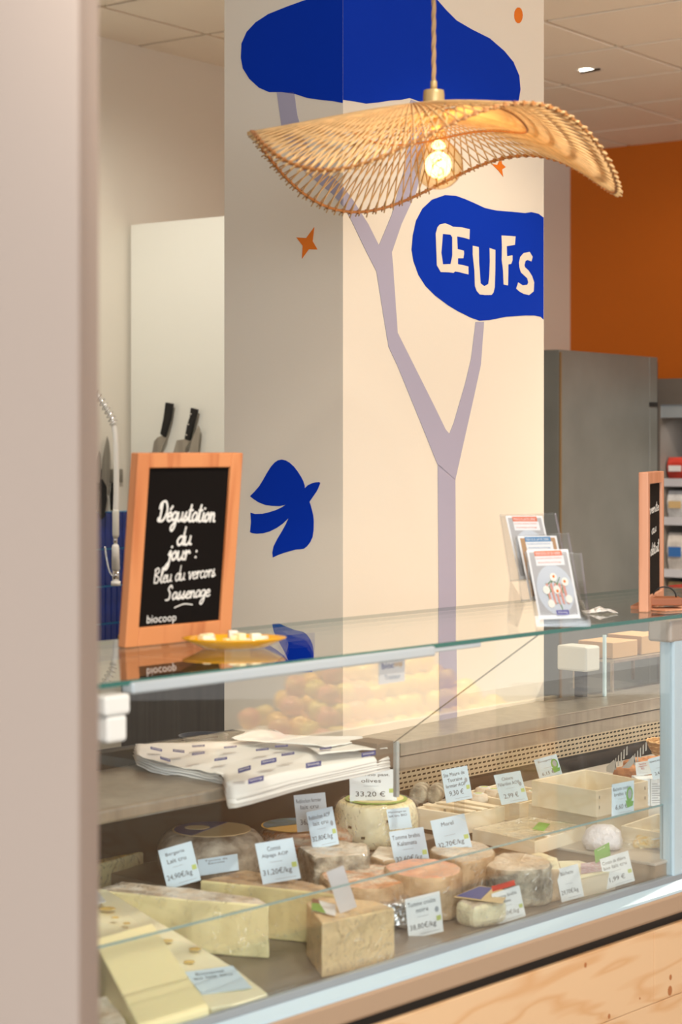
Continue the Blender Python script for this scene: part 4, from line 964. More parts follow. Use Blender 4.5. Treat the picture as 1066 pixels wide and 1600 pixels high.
card([(768, 1393.5), (811.6, 1383), (822, 1428), (778, 1445)], 3.69, ['Fourme brebis', 'bleu'], '24,30€/kg', 'white price card under a red strip, beside the small cut cheese', m='card', peg=0)
rd = [(767.6, 1385), (804, 1375), (805, 1383), (769.7, 1393)]
card(rd, 3.70, ['PROMOTION'], None, 'red promotion strip above the white price card', m='red', lime=False, peg=0, name='promotion_strip')
card([(867, 1358.5), (903, 1349.5), (912, 1400), (878, 1410)], 3.86, ['Bûchette'], '29,70€/kg', 'pale faded price card in front of the small wooden cheese box', m='card', lime=False, peg=0)
card([(937.6, 1341), (981.5, 1329), (993, 1374.6), (948, 1390)], 3.96, ['Crottin de chèvre', 'bio lait cru'], '1,99 €', 'price card reading 1,99 at the lower right of the case', m='card', peg=0)
card([(929, 1324), (952, 1316), (955, 1332), (931, 1349)], 4.02, ['FROMAGE'], None, 'green strip card behind the 1,99 card', m='green', lime=False, peg=0, ink='paper')
card([(688.7, 1204), (730, 1196), (738, 1247), (697.7, 1255)], 4.30, ['Ste Maure de', 'Touraine', 'fermier AOP'], '9,30 €', 'price card reading 9,30 before the ash grey cheese logs', seal=True, ink='navy' if False else 'grey_print')
card([(771, 1211), (813, 1204), (825, 1250), (784, 1258)], 4.33, ['Chèvre', 'Pélardon AOP'], '2,99 €', 'price card reading 2,99 on the crate of small round cheeses', seal=True)
card([(836, 1189), (869.6, 1178), (881, 1212), (844, 1220)], 4.62, ['Bouygette'], '6,15 €', 'price card with green leaf emblem behind the large wooden crate', leaf=True, lime=False)
card([(956.6, 1225), (991, 1219), (991, 1268.5), (956, 1276)], 4.10, ['Buchette cendrée', 'brebis bio'], '6,60 €', 'price card reading 6,60 with leaf emblem hanging on the wooden crate front', leaf=True, lime=False, peg=0)
card([(992, 1193.5), (1016, 1188), (1018, 1211), (995, 1213)], 4.66, ['Terrine', 'végétale', 'BIO'], None, 'small label with reddish text left of the upper right card', m='card', lime=False, ink='red', peg=.01)
card([(1012, 1187), (1041, 1178.5), (1049, 1212), (1021, 1219)], 4.58, ['Galets mijotés'], '2,43 €', 'blue card at the upper right above the white cartons', lime=False, peg=.01)
card([(1028, 1272), (1050.8, 1263), (1052, 1315), (1041, 1312)], 4.02, ['Feta'], None, 'grey blue card cut off by the right end post', m='card_grey', lime=False, peg=0)
card([(1042, 1250), (1051, 1255), (1052, 1278), (1043, 1275)], 4.05, ['1'], None, 'tiny red and white ticket at the right end post', m='red', lime=False, peg=0, name='ticket')
card([(293, 1519), (363.6, 1509), (400, 1543), (316, 1554)], 0, ['Emmental', 'au lait cru'], None, 'blue white label lying flat on the front tip of the holed cheese', hs=[.735, .735, .716, .716], lime=False, peg=0, name='cheese_label')
card([(125, 1392), (150, 1388), (170, 1404), (135, 1418)], 0, ['Comté'], None, 'white label on the rear left corner of the holed cheese', m='card', hs=[.787]*4, lime=False, peg=0, name='cheese_label')

# ================================================================== CHEESES
def film_on(o, parent, mb_pts, scale=1.03):
    pass
def block(name, label, top, ht, hb, side, topm, film=0, strength=.003, scale=.03, bev=.006, inset=1.0, group=None, hts=None, tilt=None, sub=3):
    """prism from the pixel outline of its top face"""
    if name == 'cheese_half' or 'grey rind cheese block' in label:          # rounded outline
        n0 = len(top); P_ = [Vector((x, y, 0)) for x, y in top]; out_ = []
        for i in range(n0):
            for k in range(4):
                t_ = k/4; a, b, c_, d = P_[i-1], P_[i], P_[(i+1) % n0], P_[(i+2) % n0]
                out_.append(.5*((2*b)+(c_-a)*t_+(2*a-5*b+4*c_-d)*t_*t_+(3*b-a-3*c_+d)*t_**3))
        top = [(p.x, p.y) for p in out_]; sub = 2
    hts = hts or [ht]*len(top)
    tp = [Ph(x, y, h) for (x, y), h in zip(top, hts)]
    c = sum(tp, Vector())/len(tp)
    bp_ = [Vector((c.x+(p.x-c.x)*inset, c.y+(p.y-c.y)*inset, hb)) for p in tp]
    t = thing(name, label, 'cheese', Vector((c.x, c.y, hb)), 0, group)
    o = build(MB().prism(bp_, tp, 0, 1), 'cheese_body', [M[side], M[topm]], t); rough_up(o, sub, strength, scale, bev)
    if film:
        c3 = (c+Vector((c.x, c.y, hb)))/2
        k = 1+film
        ftp = [c3+(p-c3)*k for p in tp]; fbp = [c3+(p-c3)*k for p in bp_]
        for p in fbp: p.z = max(p.z, hb+.0005)
        o2 = build(MB().prism(fbp, ftp), 'film_wrap', M['film'], t); rough_up(o2, sub+1, .008, .025, .008)
        o2['label'] = 'wrinkled clear cling film'
    return t, tp, bp_
def wheel(name, label, cpx, hb, Rw, ht, m, topm=None, cut=None, film=0, group=None, squash=1, edge=.3):
    """cpx: pixel of the FRONT bottom"""
    f0 = Ph(cpx[0], cpx[1], hb); dirv = Vector((f0.x, f0.y, 0)).normalized(); c = Vector((f0.x, f0.y, 0))+dirv*Rw; c.z = hb
    t = thing(name, label, 'cheese', c, 0, group)
    e = edge*ht
    prof = [(Rw*.55, 0), (Rw-e*.6, 0), (Rw-.1*e, e*.4), (Rw+.002, ht*.35), (Rw+.003, ht*.6), (Rw-.1*e, ht-e*.6), (Rw-e*.5, ht-e*.12), (Rw-e*1.1, ht), (Rw*.6, ht+.001), (Rw*.25, ht+.001)]
    o = build(MB().lathe(prof, 48, mis=[0]*6+[1]*3), 'cheese_body', [M[m], M[topm or m]], t, world=False, smooth=True)
    s = o.modifiers.new('sub', 'SUBSURF'); s.levels = s.render_levels = 1
    tx = bpy.data.textures.get('clouds_0.02') or bpy.data.textures.new('clouds_0.02', 'CLOUDS'); tx.noise_scale = .02
    d_ = o.modifiers.new('d', 'DISPLACE'); d_.texture = tx; d_.strength = .005; d_.mid_level = .5
    if film:
        pf_ = [(r*(1+film)+.002, max(.0005, z*(1+film)+(.001 if z > 0 else .0005))) for r, z in prof]
        o2 = build(MB().lathe(pf_, 48), 'film_wrap', M['film'], t, world=False, smooth=True)
        d_ = o2.modifiers.new('d', 'DISPLACE'); d_.texture = tx; d_.strength = .007; o2['label'] = 'wrinkled clear cling film'
    return t, c
def disc_label(parent, c, r, z, m, sx=1, sy=1, th=.001, tilt=None, name='paper_label', dx=0, dy=0):
    o = build(MB().lathe([(r, z), (r, z+th)], 36, (dx, dy, 0), sx=sx, sy=sy), name, m, parent, world=False)
    return o
# grey rind wheel, left
gw, gc = wheel('round_cheese', 'large mottled grey rind cheese wheel with a navy and cream label on top', (331, 1386), T2, .108, .090, 'rind_grey', edge=.35)
disc_label(gw, gc, .078, .0915, mat('label_cream', (240, 212, 160), .5), sx=1.02, sy=.98)
mb = MB(); mb.prism([Vector((.076*math.cos(g), .074*math.sin(g), .0927)) for g in [1.2+i*.16 for i in range(20)]], (0, 0, .0006)); build(mb, 'label_navy', mat('label_navy', (24, 48, 128), .4), gw, world=False)
mb = MB(); mb.prism([Vector((-.03+.026*math.cos(g), .01+.022*math.sin(g), .0935)) for g in [i*.6 for i in range(10)]], (0, 0, .0005)); build(mb, 'label_emblem', mat('label_cream', (240, 212, 160), .5), gw, world=False)
# washed rind cheese with green blue label, behind
hw, hc = wheel('round_cheese', 'flat orange and white ridged rind cheese with a dark green and gold label', (478, 1345), T2, .098, .050, 'rind_orange', film=.01, edge=.5)
disc_label(hw, hc, .076, .053, mat('label_gold', (222, 176, 84), .45), dx=-.02, dy=.01)
mb = MB(); mb.prism([Vector((-.02+.072*math.cos(g), .01+.072*math.sin(g), .0545)) for g in [.6+i*.18 for i in range(18)]], (0, 0, .0006)); build(mb, 'label_picture', mat('label_forest', (62, 92, 60), .4, var=1, vscale=30, col2=(86, 120, 150)), hw, world=False)
# pecorino with olives
iw, ic = wheel('round_cheese', 'smooth cream olive cheese wheel in cling film under the 33,20 card', (588, 1332), T2, .089, .096, 'ch_cream', 'ch_pale', film=.012, edge=.18)
disc_label(iw, ic, .068, .0985, mat('label_green_ring', (150, 180, 74), .4)); disc_label(iw, ic, .060, .0998, mat('label_pale_yellow', (236, 222, 160), .5), name='label_centre')
mb = MB()
for g, z in ((-2.25, .05), (-1.3, .066), (-1.9, .03), (-1.1, .035)): mb.box(Vector((.0905*math.cos(g), .0905*math.sin(g), z)), Vector((-math.sin(g), math.cos(g), 0))*.004, Vector((math.cos(g), math.sin(g), 0))*.002, Z*.0025)
ol = build(mb, 'olive_pieces', mat('olive_dark', (92, 84, 60), .5), iw, world=False); ol['kind'] = 'stuff'
# back left wedge
block('cheese_wedge', 'filmed yellow cheese wedge behind the holed slab, farthest left', [(60, 1352), (137, 1355), (187, 1341), (226, 1329), (140, 1326), (70, 1330)], .765, T1, 'ch_green', 'ch_yellow', film=.02)
# tall cut wedge in film
wd_, wtp, wbp = block('cheese_wedge', 'tall pale cheese wedge in glinting cling film behind the holed slab', [(150, 1390), (300, 1406), (421, 1414), (405, 1403), (300, 1388), (190, 1377)], .782, T1, 'ch_pale', 'rind_white', film=.012, bev=.004)
# straw green long wedge
block('cheese_wedge', 'long straw coloured cheese wedge with brown rind beneath the 31,20 card', [(312, 1375), (420, 1386), (525, 1397), (505, 1383), (455, 1372), (385, 1359)], .782, T1, 'ch_green', 'rind_brown', film=.008, bev=.004)
# big holed slab and its plain slab
em, etp, ebp = block('holed_cheese_slab', 'big cream slab with round holes lying at the front left', [(100, 1392), (165, 1388), (243, 1436), (310, 1476), (369, 1513), (420, 1552), (375, 1567), (330, 1575), (215, 1500), (120, 1470)], 0, T1, 'ch_cream', 'ch_cream', hts=[.785, .785, .765, .745, .725, .708, .708, .708, .740, .765], bev=.004, strength=.002, sub=2)
for x, y, r, h in [(168, 1420, 13, .7755), (198, 1443, 6, .7655), (262, 1470, 9, .751), (305, 1483, 10, .744), (296, 1503, 9, .735), (180, 1434, 6, .7725)]:
    c = Ph(x, y, h+.0015); rr = r*c.y/F
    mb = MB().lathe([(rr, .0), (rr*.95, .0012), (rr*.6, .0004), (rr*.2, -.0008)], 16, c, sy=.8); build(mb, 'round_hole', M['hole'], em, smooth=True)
pc_, ptp, pbp = block('cheese_slab', 'plain smooth yellow cheese slab resting on the holed slab, foremost left', [(146, 1467), (238, 1441), (328, 1574), (218, 1606)], 0, T1, 'ch_pale', 'ch_pale', hts=[.792, .792, .718, .718], bev=.004, film=0, strength=.001, sub=2)
for v_ in (pc_,): pass
# little wrapped pieces at the far left bottom
block('cheese_piece', 'small filmed cheese piece at the bottom left corner of the case', [(135, 1560), (175, 1556), (200, 1600), (150, 1612)], .715, T1, 'ch_cream', 'rind_white', film=.05, strength=.008)
# golden hard cheese block
gb, gtp, gbp = block('cheese_block', 'golden hard cheese block in cling film standing at the front', [(479, 1410), (503, 1442), (617, 1419), (585, 1407), (500, 1401)], .781, T1, 'ch_parm', 'ch_parm', film=.02, bev=.003, strength=.002)
f = Fr(Ph(487, 1424, .783), Ph(512, 1430, .783)-Ph(487, 1424, .783), Ph(488, 1406, .783)-Ph(487, 1424, .783), .001)
mb = MB(); f.rect(mb, 0, 0, 1.5, 1, .002); build(mb, 'label', M['card'], gb); mb = MB(); f.poly(mb, [(0, 0), (.9, 0), (.5, .7), (0, .9)], .0028); build(mb, 'label_green', M['green'], gb); mb = MB(); f.poly(mb, [(0, .6), (.5, .7), (.4, 1), (0, 1)], .003); build(mb, 'label_brown', mat('label_brown', (120, 70, 60), .5), gb)
# square grey rind piece
block('cheese_block', 'grey rind square cheese with a cut front under the narrow blue card', [(464, 1322), (492, 1341), (578, 1334), (576, 1318), (530, 1312)], .790, T1, 'rind_ash', 'rind_white', film=.015, strength=.005, bev=.008)
block('cheese_piece', 'low brown filmed cheese piece right of the square grey one', [(578, 1337), (600, 1345), (655, 1336), (640, 1322), (590, 1322)], .765, T1, 'rind_brown', 'rind_white', film=.02)
# orange-brown wrapped half and salmon topped half
block('cheese_half', 'orange brown rind half cheese in cling film behind the golden block', [(499, 1362), (512, 1378), (560, 1388), (610, 1386), (640, 1372), (634, 1358), (600, 1350), (545, 1347), (512, 1352)], .760, T1, 'rind_brown', 'rind_orange', film=.02, strength=.006, bev=.012)
block('cheese_half', 'half cheese with salmon pink top under the 32,60 card', [(600, 1352), (622, 1366), (660, 1372), (700, 1370), (721, 1362), (716, 1350), (690, 1343), (650, 1340)], .772, T1, 'rind_brown', 'rind_pink', film=.01, strength=.005, bev=.008)
block('cheese_half', 'white bloomy rind half cheese under the 32,70 card', [(672, 1327), (700, 1340), (725, 1347), (768, 1338), (770, 1326), (745, 1314), (700, 1312)], .772, T1, 'rind_brown', 'rind_white', film=.012, strength=.006, bev=.012)
block('cheese_block', 'grey rind cheese block shining in thick cling film right of centre', [(760, 1352), (800, 1361), (858, 1356), (855, 1342), (815, 1331), (775, 1335)], .760, T1, 'rind_ash', 'rind_white', film=.03, strength=.007, bev=.008)
block('cheese_block', 'tan cut cheese block beside the grey filmed block', [(818, 1336), (852, 1360), (878, 1357), (872, 1340), (845, 1330)], .752, T1, 'rind_brown', 'ch_cream', film=.01)
# silver foil parcel
block('foil_parcel', 'crumpled silver foil wrapped cheese left of the 38,80 card', [(560, 1395), (596, 1412), (640, 1412), (642, 1396), (600, 1386)], .735, T1, 'foil', 'foil', strength=.016, scale=.02, bev=.01, film=.03)
# small cut cheese with violet and gold label
lg, ltp, lbp = block('cheese_piece', 'small cut soft cheese with a violet and gold paper label', [(712, 1408), (742, 1416), (792, 1408), (790, 1395), (752, 1390), (722, 1394)], .730, T1, 'ch_cream', 'rind_white', film=.02, strength=.006, bev=.014)
f = Fr(Ph(709, 1402, .7335), Ph(785, 1412, .7335)-Ph(709, 1402, .7335), Ph(750, 1384, .7335)-Ph(735, 1405, .7335), .001)
mb = MB(); f.poly(mb, [(0, 0), (1, 0), (1.0, .9), (.35, 1.0)], .001, th=.001); build(mb, 'paper_label', mat('label_cream', (240, 212, 160), .5), lg)
mb = MB(); f.poly(mb, [(.04, .05), (.55, .05), (.62, .92), (.36, .92)], .0018); build(mb, 'label_violet', mat('label_violet', (96, 100, 168), .45), lg)
# small wooden cheese box
def crate(name, label, quad, hr, hb, th=.006, cat='crate', base=True, slats=0, group=None, m='crate'):
    q = [Ph(x, y, hr) for x, y in quad]; q = [Vector((p.x, p.y, hb)) for p in q]; c = sum(q, Vector())/4
    t = thing(name, label, cat, c, 0, group)
    for i in range(4):
        a, b = q[i], q[(i+1) % 4]; inw = (c-(a+b)/2); inw.z = 0; e = (b-a).normalized(); inw = (inw-e*inw.dot(e)).normalized()*th
        a2, b2 = (a, b) if i % 2 == 0 else (a+e*th, b-e*th)
        build(MB().hexa([a2, b2, b2+inw, a2+inw], Z*(hr-hb)), 'side_board', M[m], t, bevel=.0008)
    if base:
        k = [c+(p-c)*.965 for p in q]; build(MB().hexa([p+Z*.001 for p in k], Z*.004), 'base_board', M[m], t)
    for j in range(slats):
        u0 = (j+.15)/slats; u1 = u0+.42/slats
        a, b = q[0].lerp(q[1], u0), q[0].lerp(q[1], u1); d_, e_ = q[3].lerp(q[2], u0), q[3].lerp(q[2], u1)
        build(MB().hexa([p+Z*(hr-hb+.0005) for p in (a, b, e_, d_)], Z*.003), 'slat', M[m], t, bevel=.0006)
    return t, q
wbx, _ = crate('wooden_cheese_box', 'small pale wooden cheese box with a printed sticker, lower right', [(858, 1346), (905, 1375), (962, 1362), (905, 1345)], .722, T1, cat='box')
q = [Ph(x, y, .723) for x, y in [(860, 1347), (905, 1374), (960, 1362), (905, 1346)]]; build(MB().hexa(q, Z*.002), 'lid', M['ch_cream'], wbx)
f = Fr(Ph(908, 1366, .7255), Ph(950, 1360, .7255)-Ph(908, 1366, .7255), Ph(905, 1350, .7255)-Ph(905, 1366, .7255), .001); mb = MB(); f.rect(mb, 0, 0, 1, 1, .001); build(mb, 'sticker', mat('sticker_print', (216, 214, 226), .5, var=1, vscale=120, col2=(190, 130, 150)), wbx)

# ---- raised tray goods
ca, qa = crate('wooden_crate', 'empty pale wooden crate, uppermost and largest on the raised tray', [(831, 1219), (932, 1236), (1013, 1220), (915, 1202)], .848, .790, group='wooden crates on the raised tray')
f = Fr(qa[1]-Vector((0, .0, 0)), qa[2]-qa[1], Z*.058, .0008)
for uu in (.05, .93):
    for vv in (.3, .68): mb = MB(); f.rect(mb, uu, vv, uu+.008, vv+.12, .001); build(mb, 'staple', M['black'], ca)
mb = MB(); c = sum(qa, Vector())/4+Z*.0055
for k in range(3): mb.box(c+U*.03*(k-1)+V*.01*k+Z*.002*k, U*.04, V*.028, Z*.0006)
build(mb, 'liner_paper', M['paper'], ca)['kind'] = 'stuff'
cb2, qb2 = crate('wooden_crate', 'wooden crate beneath the large empty crate', [(826, 1255), (933, 1275), (1014, 1258), (912, 1238)], .788, T3, group='wooden crates on the raised tray')
cc2, qc2 = crate('wooden_crate', 'low wooden crate holding the ash grey cheese logs', [(647, 1262), (722, 1273), (789, 1260), (715, 1247)], .784, T3, slats=0, group='wooden crates on the raised tray')
for j in range(3):
    u0 = .2+.27*j; a, b = qc2[0].lerp(qc2[3], u0), qc2[0].lerp(qc2[3], u0+.13); d2, e2 = qc2[1].lerp(qc2[2], u0), qc2[1].lerp(qc2[2], u0+.13)
    build(MB().hexa([p+Z*.0455 for p in (a, b, e2, d2)], Z*.003), 'slat', M['crate'], cc2, bevel=.0006)
cd2, qd2 = crate('wooden_crate', 'wooden crate of small round cheeses behind the 2,99 card', [(728, 1237), (812, 1256), (872, 1240), (790, 1222)], .784, T3, group='wooden crates on the raised tray')
ce2, qe2 = crate('wooden_crate', 'flat film covered wooden crate with green label at the tray front', [(738, 1295), (836, 1315), (916, 1291), (826, 1276)], .768, T3, group='wooden crates on the raised tray')
o = build(MB().hexa([p+Z*.0295 for p in qe2], Z*.001), 'film_cover', M['film'], ce2); rough_up(o, 4, .006, .02, 0); o['label'] = 'clear film stretched over the crate'
f = Fr(Ph(832, 1296, .7705), Ph(850, 1299, .7705)-Ph(832, 1296, .7705), Ph(845, 1285, .7705)-Ph(835, 1296, .7705), .001); mb = MB(); f.rect(mb, 0, 0, 1, 1, .001); build(mb, 'green_sticker', M['green'], ce2)
cf2, qf2 = crate('wooden_crate', 'small wooden crate with white paper inside, right end of the tray', [(971, 1290), (1046, 1304), (1085, 1288), (1028, 1271)], .775, T3, group='wooden crates on the raised tray')
c = sum(qf2, Vector())/4
o = build(MB().box(c+Z*.012, U*.035, V*.03, Z*.001), 'paper_sheet', M['paper']); rough_up(o, 4, .012, .02, 0); tag(o, 'crumpled white paper inside the right end crate', 'paper')
# ash logs
lk = 0
for (x, y, h, lab, r_) in [(652, 1245, .800, 'ash grey cheese log, leftmost of the upper ones', 19), (677, 1244, .800, 'ash grey cheese log with cut end, second of the upper ones', 17), (694, 1232, .800, 'ash grey cheese log nearest the 9,30 card', 14), (662, 1263, .765, 'ash grey cheese log lying under the slats at left', 12), (690, 1268, .762, 'ash grey cheese log lying under the slats at right', 12)]:
    c = Ph(x, y, h); r = r_*c.y/F*.8
    a = (U*.5+V*.86).normalized() if h < .79 else (U*.85+V*.5).normalized()
    t = thing('cheese_log', lab, 'cheese', c-Z*r, 0, 'ash coated cheese logs')
    pts = [c+a*(.012*i) for i in range(8 if h > .79 else 5)]
    o = build(MB().tube(pts, [r*.86]+[r*(1+.04*math.sin(i*1.7)) for i in range(len(pts)-2)]+[r*.86], 18), 'cheese_body', M['rind_ash'], t, smooth=True, bevel=.003)
    s = o.modifiers.new('s', 'SUBSURF'); s.subdivision_type = 'SIMPLE'; s.levels = s.render_levels = 2
    d_ = o.modifiers.new('d', 'DISPLACE'); d_.texture = bpy.data.textures['clouds_0.02']; d_.strength = .004
# small round cheeses with green stickers
for i, (x, y) in enumerate([(748, 1247), (772, 1240), (790, 1246), (757, 1237), (835, 1243), (852, 1240)]):
    c = Ph(x, y-6, .790); where = ['front left', 'middle', 'right beside the card', 'rear left', 'right of the card', 'farthest right'][i]
    t = thing('round_cheese', f'small round white cheese with green sticker in its crate, {where}', 'cheese', c-Z*.022, 0, 'small round cheeses in the crate')
    o = build(MB().lathe([(.016, 0), (.022, .003), (.0235, .012), (.021, .021), (.015, .0235)], 20), 'cheese_body', M['rind_white'], t, world=False, smooth=True)
    build(MB().lathe([(.013, .0235), (.013, .0245)], 18), 'sticker', M['card'], t, world=False); build(MB().lathe([(.009, .0246), (.009, .0252)], 14, sy=.7), 'sticker_green', M['lime'], t, world=False)
# white wrapped ball
bc = Ph(946, 1332, T3)
bl_ = thing('wrapped_cheese', 'white rounded cheese in crinkled iridescent wrap at the tray front', 'cheese', bc+Vector((0, .04, 0)))
o = build(MB().lathe([(.02, 0), (.040, .004), (.044, .018), (.036, .038), (.020, .050), (.006, .053)], 28), 'cheese_body', mat('pearl_wrap', (232, 228, 236), .3, bump=1, bscale=50), bl_, world=False, smooth=True)
d_ = o.modifiers.new('d', 'DISPLACE'); d_.texture = bpy.data.textures['clouds_0.02']; d_.strength = .012
o = build(MB().box((.055, .0, .010), (.022, 0, 0), (0, .022, 0), (0, 0, .008)), 'wrap_tail', M['film'], bl_, world=False); rough_up(o, 4, .014, .02, .004)
# netted yellow pack
yb = Ph(1020, 1327, T3)
yp = thing('net_packet', 'yellow and white printed net packet lying at the right front of the tray', 'packet', yb+Vector((0, .02, 0)))
o = build(MB().box((0, 0, .016), (.034, -.012, .006), (.01, .022, .008), (0, 0, .010)), 'bag', mat('yellow_net', (236, 186, 70), .4, bump=1, bscale=160, var=.5, vscale=60, col2=(240, 230, 200)), yp, world=False); rough_up(o, 4, .006, .02, .008)
o = build(MB().box((.012, -.024, .02), (.016, -.005, .004), (.0, .001, .0), (.002, 0, .006)), 'label', M['card'], yp, world=False)
# cartons
for i, (x, lab) in enumerate([(1023, 'white carton with fine print, left of the two under the upper right card'), (1044, 'white carton with fine print, right of the two beside the end post')]):
    c = Ph(x, 1262, T3)+V*.03
    t = thing('carton', lab, 'carton', Vector((c.x, c.y, T3)), YAW-R(40), 'white cartons on the raised tray')
    build(MB().bx(-.016, .016, -.0, .05, 0, .066), 'box_body', M['card'], t, world=False, bevel=.001)
    mb = MB(); f = Fr((-.016, -.0003, 0), (.032, 0, 0), (0, 0, .066), .0003)
    for k in range(9): f.rect(mb, .1, .12+.085*k, .1+.75*(1-.2*(k % 3)), .14+.085*k, .0006)
    build(mb, 'fine_print', M['light_print'], t, world=False)
# brown breaded slabs, fork dividers, basket
for i, (x, y, lab) in enumerate([(985, 1207, 'left'), (1000, 1195, 'middle upper'), (1022, 1193, 'right upper'), (1005, 1209, 'middle front'), (1035, 1200, 'rightmost')]):
    c = Ph(x, y, .80)
    t = build(MB().box(c, U*.038, V*.030, Z*.014), 'crusty_slab', mat('golden_crust', (214, 150, 96), .7, bump=.8, bscale=50, var=1, vscale=30, col2=(176, 112, 68))); rough_up(t, 3, .012, .02, .008)
    tag(t, f'rough golden brown crusted piece near the metal fork, {lab}', 'pastry', 'golden crusted pieces')
cst = build(cbox(1.62, 2.1, .05, .38, T3, .782), 'serving_riser', M['steel'], bevel=.002); tag(cst, 'low steel riser carrying the golden brown crusted pieces', 'riser')
for i, (x, lab) in enumerate([(952, 'upright toothed steel fork, left one of two, before the golden pieces'), (982, 'upright toothed steel fork, right one of two, before the golden pieces')]):
    p0 = Pd(x-4, 1206, 4.62); t = thing('serving_fork', lab, 'fork', p0, 0, 'serving forks')
    mk = [(x-4, 1206), (x-4, 1198), (x+8, 1187), (x+20, 1172), (x+28, 1166), (x+30, 1168), (x+29, 1196), (x+16, 1203), (x+6, 1208)]
    if i: mk = [(x-10, 1200), (x-2, 1192), (x+8, 1180), (x+18, 1168), (x+26, 1165), (x+29, 1170), (x+28, 1185), (x+16, 1192), (x+2, 1200)]
    mb = MB(); k = mk; pts = [Pd(a, b, 4.60+.002*j) for j, (a, b) in enumerate([k[0], k[1], k[2], k[3], k[3+1]])]
    mb = MB(); mb.prism([Pd(a, b, 4.62) for a, b in (k[0], k[1], k[2], (k[2][0]+3, k[2][1]+10), k[8])], Vector((0, .002, 0))); build(mb, 'fork_plate', M['steel'], t)
    for j in range(5):
        xa = k[2][0]+1+j*4.4; ya = k[2][1]-j*4.6; mb = MB(); mb.prism([Pd(xa, ya+16-j, 4.62), Pd(xa+2.4, ya+15-j, 4.62), Pd(xa+2.2, ya-3, 4.62), Pd(xa+.6, ya-1, 4.62)], Vector((0, .002, 0))); build(mb, 'tine', M['steel'], t)
bc2 = Ph(1044, 1180, .80)
bt = thing('wicker_basket', 'small round golden wicker basket at the upper right by the end post', 'basket', bc2)
o = build(MB().lathe([(.035, 0), (.050, .02), (.056, .038), (.053, .038), (.046, .018), (.03, .004)], 28), 'bowl', mat('wicker', (204, 150, 82), .7, bump=1, bscale=200), bt, world=False, smooth=True)
for k in range(4):
    rr = .040+.0052*k; build(MB().tube([Vector((rr*math.cos(g), rr*math.sin(g), .006+.0105*k+.0015*math.sin(g*14+k*3.14))) for g in [i*.157 for i in range(41)]], .0022, 6, cap=False), 'woven_strand', M['rattan'], bt, world=False, smooth=True)
# salami pieces between decks
for i, (x, y) in enumerate([(757, 1338), (778, 1335), (796, 1332)]):
    c = Ph(x, y, T1+.03)+V*.05; t = build(MB().tube([c, c+U*.005+V*.004, c+U*.04+V*.01, c+U*.045+V*.01], [.008, .014, .014, .008], 14), 'sausage', mat('dry_sausage', (150, 72, 52), .5, var=.4, vscale=60), smooth=True)
    tag(t, 'dark red dry sausage by the tray edge, '+['left', 'middle', 'right'][i]+' one', 'sausage', 'dry sausages')
# grey appliance box and cardboard cartons behind the glass at right
ab = Ph(932, 1090, .90); s_, w_ = sw(ab)
bx_ = thing('appliance_box', 'pale grey metal box seen through the glass right of the pillar', 'appliance', W(s_, w_, .90))
build(cbox(s_-.05, s_+.02, w_, w_+.10, .975, 1.045), 'housing', mat('pale_grey_enamel', (206, 208, 200), .4), bx_, bevel=.006); build(cbox(s_-.02, s_+.0, w_+.03, w_+.06, .90, .975), 'stand', M['black'], bx_)

sh0 = W(s_+.28, w_+.02, .90)
ssh = thing('steel_shelf', 'steel shelf on legs behind the glass at the right end', 'shelf', sh0)
def sx_(a0, a1, b0, b1, z0, z1): return MB().hexa([sh0+U*a0+V*b0+Z*(z0-.90), sh0+U*a1+V*b0+Z*(z0-.90), sh0+U*a1+V*b1+Z*(z0-.90), sh0+U*a0+V*b1+Z*(z0-.90)], Z*(z1-z0))
build(sx_(-.16, .5, 0, .16, .985, .993), 'shelf_board', M['steel'], ssh)
for k in (-.155, .15, .49): build(sx_(k, k+.008, .01, .018, .90, .985), 'leg', M['steel'], ssh); build(sx_(k, k+.008, .14, .148, .90, .985), 'leg', M['steel'], ssh)
cbm = mat('kraft_cardboard', (186, 152, 112), .8)
for k, lab in enumerate(['left', 'middle', 'right']):
    o = build(sx_(-.14+.15*k, -.01+.15*k, .02, .14, .9935, 1.04+.008*(k % 2)), 'cardboard_box', cbm, bevel=.002); tag(o, f'small brown cardboard box on the steel shelf behind the glass, {lab} one', 'box', 'cardboard boxes on the rear shelf')

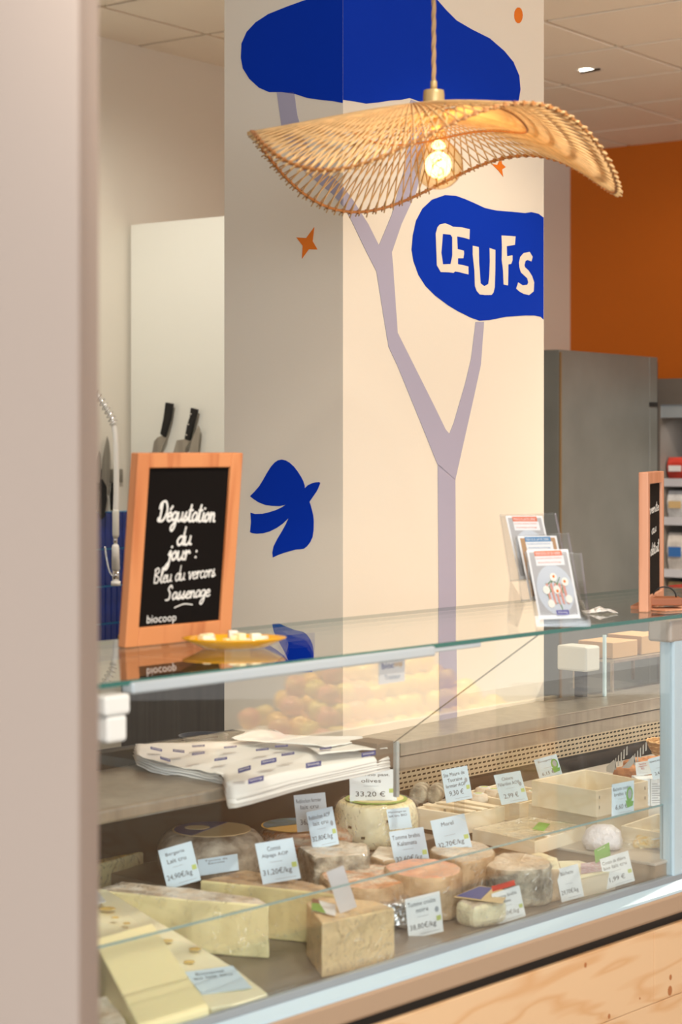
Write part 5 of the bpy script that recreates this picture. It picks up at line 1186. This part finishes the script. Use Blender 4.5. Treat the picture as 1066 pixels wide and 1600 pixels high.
# ================================================================== FRUIT STAND ACROSS THE AISLE (seen mirrored in the case glass)
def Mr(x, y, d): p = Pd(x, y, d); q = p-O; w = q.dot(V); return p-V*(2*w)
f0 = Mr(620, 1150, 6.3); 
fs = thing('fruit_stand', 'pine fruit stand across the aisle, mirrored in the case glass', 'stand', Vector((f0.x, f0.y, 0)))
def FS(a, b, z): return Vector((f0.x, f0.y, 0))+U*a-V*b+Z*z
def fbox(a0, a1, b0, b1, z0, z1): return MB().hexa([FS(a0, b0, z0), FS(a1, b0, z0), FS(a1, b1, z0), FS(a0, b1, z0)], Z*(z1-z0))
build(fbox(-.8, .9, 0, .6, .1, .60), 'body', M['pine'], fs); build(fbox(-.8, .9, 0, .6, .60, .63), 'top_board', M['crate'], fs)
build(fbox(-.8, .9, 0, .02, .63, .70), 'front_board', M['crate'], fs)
rs = random.Random(11)
ap = [mat('apple_yellow', (240, 206, 84), .35, var=.2, vscale=20), mat('apple_red', (222, 110, 92), .3, var=.5, vscale=16, col2=(238, 190, 110)), mat('apple_golden', (246, 190, 70), .35)]
proto = {}
cnt = 0
for lay in range(4):
    for i in range(13-lay*2):
        for j in range(5-lay):
            a = -.30+.078*i+lay*.078+rs.uniform(-.008, .008)+.039*(j % 2); b = .06+.075*j+lay*.05+rs.uniform(-.006, .006); z = .64+.058*lay+.02*j*.5
            if a > .72: continue
            c = 1 if (a < .02 and (i+j) % 2 == 0) else (2 if (i+j) % 3 == 0 else 0)
            if c not in proto:
                t = thing('apple', '', 'apple', FS(a, b, z)); r = .037
                pr = [(.006, .010), (.016, .003), (.028, .008), (.036, .026), (.037, .042), (.031, .058), (.018, .066), (.008, .062), (.002, .056)]
                build(MB().lathe(pr, 18), 'flesh', ap[c], t, world=False, smooth=True); build(MB().tube([(0, 0, .056), (.003, 0, .072)], .0015, 5), 'stem', mat('apple_stem', (90, 62, 36), .8), t, world=False); proto[c] = t
            else:
                t = proto[c].copy(); C.objects.link(t)
                for ch in proto[c].children: k2 = ch.copy(); C.objects.link(k2); k2.parent = t
                t.location = FS(a, b, z)
            t.rotation_euler = (rs.uniform(-.5, .5), rs.uniform(-.5, .5), rs.uniform(0, 6)); t['label'] = ['yellow apple in the heap on the fruit stand', 'red apple in the heap on the fruit stand', 'golden orange apple in the heap on the fruit stand'][c]
            t['group'] = 'apples on the fruit stand'
